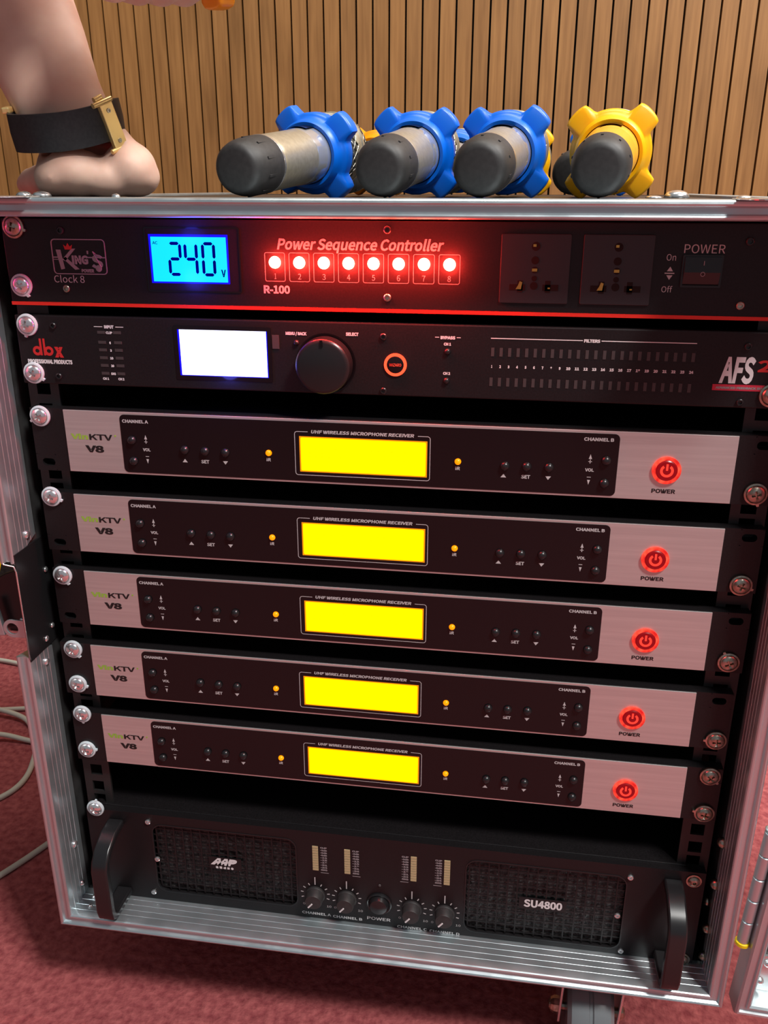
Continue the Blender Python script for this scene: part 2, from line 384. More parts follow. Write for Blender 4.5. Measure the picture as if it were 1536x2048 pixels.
for x, y, r, h in ((-231, 14, 5.0, 3.2), (-219, 14, 6.0, 3.2), (-164, 2, 2.6, 2.0), (172.5, 40, 7.5, 4.6), (206, 18, 4.5, 2.0), (158, 30, 5, 1.6)):
    mb = MB(); dome(mb, 0, 0, 0, r, h, UP, 24); mb.build('domed_rivet', steel, parent=case, loc=(x, y, cz(ZT) + (0 if abs(x) < 170 else 0)), smooth=True)
# rack rails with square holes
HOLES = []
z = 149.0
U = [149.0 - 44.45 * 0.0]
k = 0; z = 149.0
while z > -385:
    HOLES.append(z); z -= (15.875, 15.875, 12.7)[k % 3]; k += 1
for s in (-1, 1):
    mb = MB(); xc = 232.5 * s; zt, zb_ = 153, -385
    a, b = (-243.5, -221.5) if s < 0 else (221.5, 243.5)
    mb.box(a, xc - 4.8, 8.2, 10.2, cz(zb_), cz(zt)); mb.box(xc + 4.8, b, 8.2, 10.2, cz(zb_), cz(zt))
    prev = zt
    for h in HOLES:
        mb.box(xc - 4.8, xc + 4.8, 8.2, 10.2, cz(h + 4.8), cz(prev)); prev = h - 4.8
    mb.box(xc - 4.8, xc + 4.8, 8.2, 10.2, cz(zb_), cz(prev))
    e = a if s < 0 else b - 2
    mb.box(e, e + 2, 10.2, 40, cz(zb_), cz(zt))
    mb.build('rack_rail', rail_m, parent=case)
# casters
def caster(x, y, nm='caster'):
    r = 40
    f = MB(); cx = x
    f.box(cx - 26, cx + 26, y - 34, y + 34, -4, 0)
    for s in (-1, 1):
        out = [(-14, -66), (14, -66), (26, -4), (-26, -4)]
        n = 4; vs = [(cx + s * 23 - 1, y + a, b) for a, b in out] + [(cx + s * 23 + 1, y + a, b) for a, b in out]
        f.add(vs, [(0, 1, 2, 3), (7, 6, 5, 4)] + [(i, i + 4, (i + 1) % 4 + 4, (i + 1) % 4) for i in range(4)])
    fo = f.build(nm, steel, parent=case, bevel=0.5)
    wh = MB().lathe([(4, -18), (34, -18), (38.5, -15), (r, -10), (r, -2), (38.6, -1), (38.6, 1), (r, 2), (r, 10), (38.5, 15), (34, 18), (4, 18)], at(cx, y, -106.5 + r + 3.0, RXP), 40)
    wh.build('wheel', wheel_m, parent=fo, smooth=30)
    b = MB().lathe([(4, -30), (4, 30)], at(cx, y, -63.5, RXP), 12); dome(b, cx + 24, y, -63.5, 7, 7, RXP, 8); dome(b, cx - 24, y, -63.5, 7, 7, RXN, 8)
    b.build('axle_bolt', dull_steel, parent=fo)
for x, y in ((169, 12), (-165, 200), (169, 400), (-165, 400)): caster(x, y)

# open door of the case, hinged on the right
door = empty('case_door', (268.5, 0, -401), 'aluminium-edged flight case door standing open beside the right edge of the case', 'case door')
door.rotation_euler = (0, math.radians(3.0), 0)
def door_prof():
    return [(0, -10), (0, -24), (0.4, -26.4), (1.6, -28), (3.0, -27.6), (3.6, -26), (7, -26), (7.6, -27.8), (9, -28.2), (10.4, -27), (10.8, -25), (10.8, -8), (9.6, -8), (9.6, -12)]
W_, H_ = 250, 556
for side in 'LTBR':
    pr = door_prof(); n = len(pr); vs = []
    for end in (0, 1):
        for o, y in pr:
            if side == 'L': v = (o, y, o if end == 0 else H_ - o)
            elif side == 'R': v = (W_ - o, y, o if end == 0 else H_ - o)
            elif side == 'B': v = (o if end == 0 else W_ - o, y, o)
            else: v = (o if end == 0 else W_ - o, y, H_ - o)
            vs.append(v)
    fs = [(i, (i + 1) % n, (i + 1) % n + n, i + n) for i in range(n)] + [tuple(range(n)), tuple(range(2 * n - 1, n - 1, -1))]
    if side in 'LT': fs = [tuple(reversed(f)) for f in fs]
    MB().add(vs, fs).build('door_extrusion', alu, parent=door, smooth=25)
MB().box(6, W_ - 6, -10, -5, 6, H_ - 6).build('door_panel', laminate, parent=door)
mb = MB().box(11, 44, -12, -10, 11, 44); dome(mb, 18, -12, 20, 3, 3); dome(mb, 20, -12, 38, 3, 3); dome(mb, 36, -12, 18, 3, 3)
mb.build('corner_brace', steel, parent=door, smooth=30)
hz0, hz1 = 63, 161
hg = MB()
for i in range(5):
    a = hz0 + (hz1 - hz0) * i / 5 + 0.3; b = hz0 + (hz1 - hz0) * (i + 1) / 5 - 0.3
    hg.lathe([(3.6, a), (4.1, a + 0.5), (4.1, b - 0.5), (3.6, b)], Matrix.Translation((-4.4, -20, 0)), 18)
hg.lathe([(3.2, hz0), (3.2, hz1 + 1.2), (4.3, hz1 + 1.4), (4.3, hz1 + 2.4), (3.6, hz1 + 3)], Matrix.Translation((-4.4, -20, 0)), 18)
hg.build('hinge', alu, parent=door, smooth=35)
MB().lathe([(4.3, hz0 - 3.2), (5.0, hz0 - 2.5), (5.0, hz0), (4.3, hz0 + 0.4)], Matrix.Translation((-4.4, -20, 0)), 18).build('hinge_cap', yellow_m, parent=door, smooth=35)
MB().lathe([(4.3, 209), (4.8, 210), (4.8, 223), (4.3, 224)], Matrix.Translation((1.0, -15, 0)), 18).build('hinge_cap', yellow_m, parent=door, smooth=35)

# ------------------------------------------------------------------ rack hardware shared by the devices
scr_me = {}
def rack_screw(parent, x, z, y=0.0, kind='white'):
    """pan-head cross screw in a nylon washer"""
    if kind not in scr_me:
        a = MB().lathe([(6.9, 0), (7.2, 0.7), (7.0, 1.8), (5.9, 2.2), (5.6, 1.6)], FACE, 28)
        a.add([(6.7, -1.9, -1.0), (8.3, -1.6, -0.6), (8.3, -1.6, 0.8), (6.7, -1.9, 1.0), (6.7, 0, -1.0), (8.3, 0, -0.6), (8.3, 0, 0.8), (6.7, 0, 1.0)], [(0, 1, 2, 3), (0, 4, 5, 1), (1, 5, 6, 2), (2, 6, 7, 3)])
        o1 = a.build('w', white_nylon if kind == 'white' else dull_steel, smooth=40)
        b = MB(); n = 24; ring = []
        vs = []; fs = []
        prof = [(5.7, 1.4), (5.6, 2.4), (4.6, 3.5), (3.0, 4.15)]
        for r, h in prof:
            for k in range(n): vs.append((r * math.cos(2 * PI * k / n), -h, r * math.sin(2 * PI * k / n)))
        for i in range(3):
            for k in range(n): fs.append((i * n + k, (i + 1) * n + k, (i + 1) * n + (k + 1) % n, i * n + (k + 1) % n))
        # cross recess
        for k in range(n):
            a_ = 2 * PI * k / n; rr = 2.9 if min((a_ % (PI / 2)), PI / 2 - (a_ % (PI / 2))) < 0.3 else 1.1
            vs.append((rr * math.cos(a_), -4.25, rr * math.sin(a_)))
        for k in range(n): fs.append((3 * n + k, 4 * n + k, 4 * n + (k + 1) % n, 3 * n + (k + 1) % n))
        for k in range(n): vs.append((vs[4 * n + k][0] * 0.6, -2.6, vs[4 * n + k][2] * 0.6))
        for k in range(n): fs.append((4 * n + k, 5 * n + k, 5 * n + (k + 1) % n, 4 * n + (k + 1) % n))
        fs.append(tuple(5 * n + k for k in range(n)))
        b.add(vs, fs); o2 = b.build('s', steel if kind == 'white' else dull_steel, smooth=50)
        scr_me[kind] = (o1.data, o2.data); bpy.data.objects.remove(o1); bpy.data.objects.remove(o2)
    m1, m2 = scr_me[kind]
    sc_ = bpy.data.objects.new('rack_screw', m2); sc.collection.objects.link(sc_); sc_.parent = parent
    sc_.location = Vector((x, y, z)) / 1000
    sc_.rotation_euler = (0, random.uniform(0, 2 * PI), 0)
    wo = bpy.data.objects.new('washer', m1); sc.collection.objects.link(wo); wo.parent = sc_
    return sc_
def socket_screw(parent, x, z, y=0.0, r=2.6, m=None, hexa=True):
    b = MB(); b.lathe([(r, 0), (r, 1.2), (r * 0.8, 1.6), (r * 0.55, 1.6), (r * 0.5, 0.4), (0.001, 0.3)], FACE, 14)
    return b.build('panel_screw', m or blackr, parent=parent, loc=(x, y, z), smooth=35)
def chassis(parent, z0, z1, depth, x0=-218, x1=218, m=blackp):
    MB().box(x0, x1, 8, depth, z0, z1).build('chassis', m, parent=parent, bevel=0.8)

# ------------------------------------------------------------------ power sequence controller
PZ = 99.8
ps = empty('power_sequence_controller', (0, 0, PZ), 'black power sequence controller with blue 240 V display and eight red lamps, topmost in rack', 'power controller')
def z_(v): return v - PZ
MB().box(-241.3, 241.3, 0, 8, 0, 53.2).build('front_panel', blackp, parent=ps, bevel=0.6)
chassis(ps, 3, 50, 260)
MB().box(-241.3, 241.3, -0.5, 0, 0.2, 2.3).build('red_stripe', stripe_red, parent=ps, label='red stripe along the lower edge')
# logo: framed word with crown and note
lg = MB(); rframe(lg, -209.5, -173.6, z_(119.6), z_(141.0), 2.5, 0.6, -0.25, 0)
q(lg, -209, -203.5, z_(129.6), z_(130.3), -0.15); q(lg, -186, -174, z_(129.6), z_(130.3), -0.15)
q(lg, -209, -204, z_(128.4), z_(128.8), -0.15)
lg.add([(-206.6, -0.2, z_(134.5)), (-203.4, -0.2, z_(134.5)), (-201.8, -0.2, z_(123)), (-204.4, -0.2, z_(122.4))], [(0, 3, 2, 1)])
lg.add([(-203.0, -0.22, z_(128.6)), (-196.0, -0.22, z_(135.2)), (-193.4, -0.22, z_(135.2)), (-201.0, -0.22, z_(127.6))], [(0, 3, 2, 1)])
lg.add([(-202.4, -0.22, z_(129.2)), (-200.6, -0.22, z_(130.2)), (-192.0, -0.22, z_(122.8)), (-195.0, -0.22, z_(122.4))], [(0, 3, 2, 1)])
text(lg, 'ING', -196.5, -185.6, z_(126.2), 5.0, -0.2, 0.03)
text(lg, "'", -186.2, -185.0, z_(130), 4, -0.2, 0.03)
text(lg, 'S', -183.6, -176.0, z_(123.8), 8.0, -0.2, 0.02)
dome(lg, -179.2, -0.1, z_(123.4), 2.1, 0.2); lg.tube([(-177.4, -0.2, z_(124)), (-182.2, -0.2, z_(133.6)), (-180, -0.2, z_(131.6)), (-176.8, -0.2, z_(130.4))], 0.32, 6)
text(lg, 'POWER', -190.8, -182.4, z_(121.0), 2.0, -0.2, 0.03)
lg.build('logo', print_g, parent=ps, label='grey framed logo')
cr = MB(); cx, c0 = -198.2, z_(134.6)
cr.add([(cx - 2.2, -0.25, c0), (cx + 2.2, -0.25, c0), (cx + 3.0, -0.25, c0 + 3.0), (cx + 1.3, -0.25, c0 + 1.8), (cx, -0.25, c0 + 4.0), (cx - 1.3, -0.25, c0 + 1.8), (cx - 3.0, -0.25, c0 + 3.0)], [(0, 1, 2, 3), (0, 3, 4, 5), (0, 5, 6)])
cr.build('crown_mark', print_red, parent=ps, label='red crown on the logo')
lt = MB(); text(lt, 'Clock 8', -210.0, -189.6, z_(114.5), 4.6, -0.2, 0.0)
text(lt, 'R-100', -72.9, -56.4, z_(110.4), 4.6, -0.2, 0.02)
text(lt, 'On', 164.4, 169.6, z_(132.6), 3.6, -0.2, 0.0); text(lt, 'Off', 163.4, 169.4, z_(115.0), 3.6, -0.2, 0.0)
text(lt, 'POWER', 173.6, 195.8, z_(136.8), 4.8, -0.2, 0.0)
tri(lt, 167, z_(128.0), 3.4, 2.6, -0.2); tri(lt, 167, z_(123.2), 3.4, 2.6, -0.2, False); q(lt, 164.2, 169.6, z_(125.3), z_(125.9), -0.2)
lt.build('lettering', print_w, parent=ps)
lt = MB(); text(lt, 'Power Sequence Controller', -63.5, 38.0, z_(136.4), 6.6, -0.2, 0.015, 0.22)
for i in range(8):
    xc = -65.2 + 15.17 * i
    rframe(lt, xc - 6.4, xc + 6.3, z_(117.3), z_(134.4), 1.2, 0.28, -0.2, 0)
    ctext(lt, str(i + 1), xc, z_(118.8), 3.3, -0.2, 1.9 if i else 1.0, 0.0)
lt.build('lamp_lettering', print_g, parent=ps)
# LCD
bz = MB(); rframe(bz, -147.5, -86.5, z_(109.8), z_(148.6), 1.5, 1.0, -0.4, 0); bz.build('display_bezel', blackg, parent=ps)
db = MB(); q(db, -144.8, -94.2, z_(115.2), z_(144.3), -0.1); lb = db.build('display_edge', lcd_blue, parent=ps, label='blue glowing display edge')
db = MB(); q(db, -143.4, -95.4, z_(116.2), z_(142.8), -0.2); db.build('display', lcd_cyan, parent=ps, label='bright cyan display')
def display_bloom(x, z, e, col):  # added point lamp in front of a display, imitates blue bloom on the panel
    l = bpy.data.lights.new('added_display_bloom', 'POINT'); l.energy = e; l.color = col; l.shadow_soft_size = 0.008
    o = bpy.data.objects.new('added_display_bloom', l); sc.collection.objects.link(o); o.location = P(x, -9, z)
display_bloom(-120, 117, 0.03, (0.04, 0.05, 1.0)); display_bloom(-101, 60, 0.03, (0.12, 0.12, 1.0)); display_bloom(-120, 142, 0.02, (0.04, 0.05, 1.0))
sg = MB()
def seg7(mb, x, z, w_, h, t, d, y, sl=0.0):
    S = {'0': 'abcdef', '1': 'bc', '2': 'abged', '3': 'abgcd', '4': 'fgbc', '5': 'afgcd', '6': 'afgedc', '7': 'abc', '8': 'abcdefg', '9': 'abcdfg'}[d]
    g = t * 0.18
    def hz(zc): 
        a, b = x + g + 0.1, x + w_ - g - 0.1
        pts = [(a, zc), (a + t / 2, zc - t / 2), (b - t / 2, zc - t / 2), (b, zc), (b - t / 2, zc + t / 2), (a + t / 2, zc + t / 2)]
        mb.add([(px + sl * (pz - z), y, pz) for px, pz in pts], [(0, 1, 2, 3, 4, 5)])
    def vt(xc, za, zb):
        pts = [(xc, za + g), (xc + t / 2, za + t / 2 + g), (xc + t / 2, zb - t / 2 - g), (xc, zb - g), (xc - t / 2, zb - t / 2 - g), (xc - t / 2, za + t / 2 + g)]
        mb.add([(px + sl * (pz - z), y, pz) for px, pz in pts], [(0, 1, 2, 3, 4, 5)])
    zm = z + h / 2
    if 'a' in S: hz(z + h)
    if 'g' in S: hz(zm)
    if 'd' in S: hz(z)
    if 'f' in S: vt(x, zm, z + h)
    if 'b' in S: vt(x + w_, zm, z + h)
    if 'e' in S: vt(x, z, zm)
    if 'c' in S: vt(x + w_, z, zm)
for d, x in (('2', -132.0), ('4', -121.6), ('0', -110.4)):
    seg7(sg, x, z_(120.6), 7.0, 18.4, 1.9, d, -0.3, 0.0)
text(sg, 'V', -99.4, -96.4, z_(119.6), 4.2, -0.3, 0.02); text(sg, 'AC', -142.4, -139.0, z_(138.4), 1.8, -0.3, 0.01)
sg.build('display_digits', lcd_seg, parent=ps, label='dark blue digits reading 240 V')
for i in range(8):
    xc = -65.2 + 15.17 * i
    b = MB(); dome(b, 0, 0, 0, 3.7, 3.0, FACE, 20)
    lo = b.build('indicator_lamp', led_red, parent=ps, loc=(xc, 0, z_(128.6)), smooth=True)
    l = bpy.data.lights.new('added_lamp_bloom', 'POINT'); l.energy = 0.16; l.color = (1.0, 0.03, 0.02); l.shadow_soft_size = 0.003  # extra lamp floating off the panel, adds red bloom round each indicator
    lo2 = bpy.data.objects.new('added_lamp_bloom', l); sc.collection.objects.link(lo2); lo2.location = P(xc, -8.5, 128.0)
for x, z in ((-201.8, 146), (-202.2, 110.8), (3.9, 148.0), (4.0, 109.0), (208.4, 143.4), (207.9, 108.3)):
    socket_screw(ps, x, z_(z), r=2.3, m=dull_steel if z < 120 else blackr)
for sx0, sx1 in ((70.8, 110.8), (117.6, 157.2)):
    xc = (sx0 + sx1) / 2
    b = MB(); b.prism(rrect(sx0, sx1, z_(107.3), z_(146.5), 1.0), -1.2, 0); so = b.build('power_socket', socket_m, parent=ps, bevel=0.4)
    h = MB()
    for zz, rr in ((139.6, 2.5), (131.8, 2.3), (126.4, 1.9), (121.6, 1.6), (117.4, 2.3)):
        h.lathe([(rr, 0), (rr, 0.1), (0.001, 0.1)], at(xc, -1.2, z_(zz)), 16)
    for s in (-1, 1):
        h.box(xc + s * 9.6 - 4.6, xc + s * 9.6 + 4.6, -1.32, -1.2, z_(114.6), z_(118.2)); h.box(xc + s * 8.0 - 1.6, xc + s * 8.0 + 1.6, -1.32, -1.2, z_(113.6), z_(120.4))
    h.build('socket_slot', groove_m, parent=so)
    g = MB(); g.prism([(xc - 10.5, z_(115.4)), (xc - 7.4, z_(115.4)), (xc - 6.8, z_(119.4)), (xc - 8.3, z_(120.0)), (xc - 9.2, z_(117.6))], -1.4, -1.3)
    g.box(xc - 1.6, xc + 1.4, -1.4, -1.3, z_(125.6), z_(127.2)); g.box(xc - 1.6, xc + 0.2, -1.4, -1.3, z_(139.4), z_(140.8)); g.box(xc + 8, xc + 9.4, -1.4, -1.3, z_(115.8), z_(116.6))
    g.build('socket_contact', brass, parent=so)
rk = MB(); rframe(rk, 173.2, 195.4, z_(118.0), z_(136.0), 0.8, 1.2, -1.4, 0)
ro = rk.build('power_switch', blackr, parent=ps)
rk = MB(); rk.add([(174.4, -0.6, z_(119.2)), (194.2, -0.6, z_(119.2)), (194.2, -3.4, z_(126.5)), (174.4, -3.4, z_(126.5)), (174.4, -2.4, z_(134.8)), (194.2, -2.4, z_(134.8)), (174.4, 0, z_(119.2)), (194.2, 0, z_(119.2)), (194.2, 0, z_(134.8)), (174.4, 0, z_(134.8))], [(0, 1, 2, 3), (3, 2, 5, 4), (6, 0, 3, 4, 9), (7, 8, 5, 2, 1), (4, 5, 8, 9)])
rk.build('rocker', blackr, parent=ro)
rk = MB(); q(rk, 184.5, 185.0, z_(130.4), z_(132.8), -3.3)
rk.prism([(184.6 + 1.3 * math.cos(2 * PI * k / 16), z_(125.6) + 1.3 * math.sin(2 * PI * k / 16)) for k in range(16)], -3.5, -3.4, hole=[(184.6 + 0.95 * math.cos(2 * PI * k / 16), z_(125.6) + 0.95 * math.sin(2 * PI * k / 16)) for k in range(16)])
rk.build('switch_mark', print_g, parent=ro)
for z in (148.0, 112.4): rack_screw(ps, -232.5, z_(z), kind='dull' if z > 140 else 'white')
rack_screw(ps, 232.5, z_(112.4), kind='dull'); rack_screw(ps, 232.5, z_(148), kind='dull')

# ------------------------------------------------------------------ feedback suppressor
DZ = 48.6
db_ = empty('feedback_suppressor', (0, 0, DZ), 'black feedback suppressor with white-lit screen and large dial, second unit from the top', 'audio processor')
def d_(v): return v - DZ
MB().box(-241.3, 241.3, 0, 7, 0, 45.0).build('front_panel', blackp, parent=db_, bevel=0.8)
chassis(db_, 1, 43, 180)
lt = MB(); 
for ch, xa, xb in (('d', -231.4, -224.8), ('b', -223.9, -217.3), ('x', -216.4, -210.2)):
    c = (xa + xb) / 2
    if ch == 'x': text(lt, 'x', xa, xb, d_(67.4), 6.0, -0.2, 0.045)
    else:
        zc = d_(70.5); cx = c - 0.3 if ch == 'd' else c + 0.3
        lt.prism([(cx + 3.1 * math.cos(2 * PI * k / 20), zc + 3.1 * math.sin(2 * PI * k / 20)) for k in range(20)], -0.2, 0, hole=[(cx + 1.5 * math.cos(2 * PI * k / 20), zc + 1.3 * math.sin(2 * PI * k / 20)) for k in range(20)])
        xs = xb - 1.6 if ch == 'd' else xa
        q(lt, xs, xs + 1.5, d_(67.6), d_(78.6), -0.22)
lt.build('maker_mark', print_red, parent=db_, label='red maker lettering')
lt = MB(); text(lt, 'PROFESSIONAL PRODUCTS', -236.0, -204.8, d_(62.4), 2.6, -0.2, 0.03)
ctext(lt, 'INPUT', -176.8, d_(86.3), 1.9, -0.2, 6.4, 0.03); q(lt, -187, -181.2, d_(87.0), d_(87.4), -0.2); q(lt, -172.4, -167.0, d_(87.0), d_(87.4), -0.2)
for s, z, wd in (('CLIP', 82.8, 4.4), ('6', 76.3, 1.2), ('3', 71.4, 1.2), ('10', 66.4, 2.2), ('20', 61.4, 2.2), ('SIG', 56.2, 3.4)): ctext(lt, s, -177.0, d_(z), 1.5, -0.35, wd, 0.03)
ctext(lt, 'CH 1', -182.6, d_(52.8), 1.5, -0.2, 4.2, 0.03); ctext(lt, 'CH 2', -172.0, d_(52.8), 1.5, -0.2, 4.2, 0.03)
text(lt, 'MENU / BACK', -60.2, -46.8, d_(85.2), 1.9, -0.2, 0.03); text(lt, 'SELECT', -22.0, -14.0, d_(85.6), 1.9, -0.2, 0.03)
ctext(lt, 'BYPASS', 41.2, d_(85.0), 1.8, -0.2, 9.0, 0.03); q(lt, 33.4, 35.8, d_(85.8), d_(86.2), -0.2); q(lt, 46.6, 49.0, d_(85.8), d_(86.2), -0.2)
ctext(lt, 'CH 1', 41.0, d_(81.2), 1.6, -0.2, 4.4, 0.03); ctext(lt, 'CH 2', 41.0, d_(63.2), 1.6, -0.2, 4.4, 0.03)
q(lt, 67.2, 121.6, d_(85.9), d_(86.4), -0.2); q(lt, 132.4, 187.0, d_(85.9), d_(86.4), -0.2); ctext(lt, 'FILTERS', 127.0, d_(85.2), 1.8, -0.2, 9.4, 0.03)
for i in range(24): ctext(lt, str(i + 1), 68.4 + 5.1 * i, d_(68.4), 1.6, -0.2, (1.1 if i < 9 else 2.5) * (0.6 if i == 0 else 1), 0.03)
text(lt, 'AFS', 202.0, 221.6, d_(64.2), 15.0, -0.2, 0.02, 0.06)
lt.build('lettering', print_w2, parent=db_)
lt = MB(); text(lt, '2', 222.6, 230.6, d_(70.8), 6.6, -0.2, 0.02); lt.build('red_numeral', print_red, parent=db_, label='red numeral 2')
MB().box(198.8, 240.6, -0.25, 0, d_(59.0), d_(62.6)).build('banner', banner_red, parent=db_, label='red banner strip')
lt = MB(); text(lt, 'ADVANCED FEEDBACK SUPPRESSION', 200.5, 238.6, d_(60.1), 1.3, -0.35, 0.03); lt.build('banner_lettering', print_g, parent=db_)
leds = []
for s in (-1, 1):
    for z in (83.6, 77.2, 72.3, 67.2, 62.2, 57.0): leds.append((-177.1 + 5.4 * s, z, 2.6, 0.9))
for i in range(24):
    leds.append((68.6 + 5.1 * i, 77.9, 0.95, 2.6)); leds.append((68.4 + 5.1 * i, 59.6, 0.95, 2.6))
lm = {}
for x, z, a, b in leds:
    if (a, b) not in lm:
        o = MB().box(-a, a, -0.25, 0, -b, b).build('indicator_led', led_off, parent=db_, loc=(x, 0, d_(z))); lm[(a, b)] = o
    else:
        o = lm[(a, b)].copy(); sc.collection.objects.link(o); o.location = Vector((x, 0, d_(z))) / 1000
b = MB(); rframe(b, -133.6, -69.6, d_(54.8), d_(89.4), 0.8, 2.6, -0.5, 0); b.build('display_bezel', blackg, parent=db_)
b = MB(); q(b, -131.0, -71.8, d_(56.8), d_(88.0), -0.1); b.build('display_edge', lcd_blue, parent=db_, label='blue glowing screen edge')
b = MB(); q(b, -129.8, -72.9, d_(57.8), d_(86.9), -0.2); b.build('display', lcd_white, parent=db_, label='blank white-lit screen')
MB().box(-69.0, -64.6, -0.4, 0, d_(76.2), d_(84.8)).build('screen_film', led_off, parent=db_)
# dial with finger dimple
dl = MB(); dl.lathe([(16.6, 0), (17.4, 0.6), (17.4, 2.5), (17.0, 10.2), (16.0, 11.4), (14.6, 11.8), (0.001, 11.9)], FACE, 56)
do = dl.build('dial', blackr, parent=db_, loc=(-35.0, 0, d_(67.6)), smooth=35)
b = MB(); b.lathe([(19.2, 0), (19.2, 0.3), (18.2, 0.3), (17.4, 0.0)], FACE, 56); b.build('dial_skirt', blackg, parent=do, smooth=35)
b = MB().box(-0.9, 0.9, -12.6, -11.4, 12.6, 16.6); b.build('dial_pointer', blackg, parent=do)
for x, z, r in ((-53.4, 80.4, 1.9), (41.2, 77.4, 2.1), (41.0, 59.4, 2.1)):
    b = MB(); dome(b, 0, 0, 0, r, 2.2); b.build('push_button', blackr, parent=db_, loc=(x, 0, d_(z)), smooth=True)
for x, z in ((-214.8, 87.2), (-215.2, 54.1), (1.6, 85.5), (1.6, 51.8), (215.6, 85.2), (215.5, 52.2)): socket_screw(db_, x, d_(z), r=2.1)
def ring(mb, r0, r1, y0, y1, seg=36):
    o = [(r1 * math.cos(2 * PI * k / seg), r1 * math.sin(2 * PI * k / seg)) for k in range(seg)]
    i = [(r0 * math.cos(2 * PI * k / seg), r0 * math.sin(2 * PI * k / seg)) for k in range(seg)]
    mb.prism(o, y0, y1, hole=i)
b = MB(); b.lathe([(5.3, 0), (5.3, 1.0), (4.9, 1.2), (0.001, 1.2)], FACE, 32); wz = b.build('wizard_button', blackg, parent=db_, loc=(9.1, 0, d_(68.4)), smooth=35)
b = MB(); ring(b, 5.3, 7.1, -1.0, 0); b.build('lit_ring', mat('led_wizard_ring', (0.5, 0.05, 0.02), 0.3, emit=1.0, ecol=(1.6, 0.13, 0.045)), parent=wz, label='glowing red ring')
b = MB(); ctext(b, 'WIZARD', 0, -0.9, 1.8, -1.3, 7.6, 0.0); b.build('button_lettering', led_ring, parent=wz)
for z in (87.4, 55.9): rack_screw(db_, -232.5, d_(z))
rack_screw(db_, 232.5, d_(57), kind='dull'); 

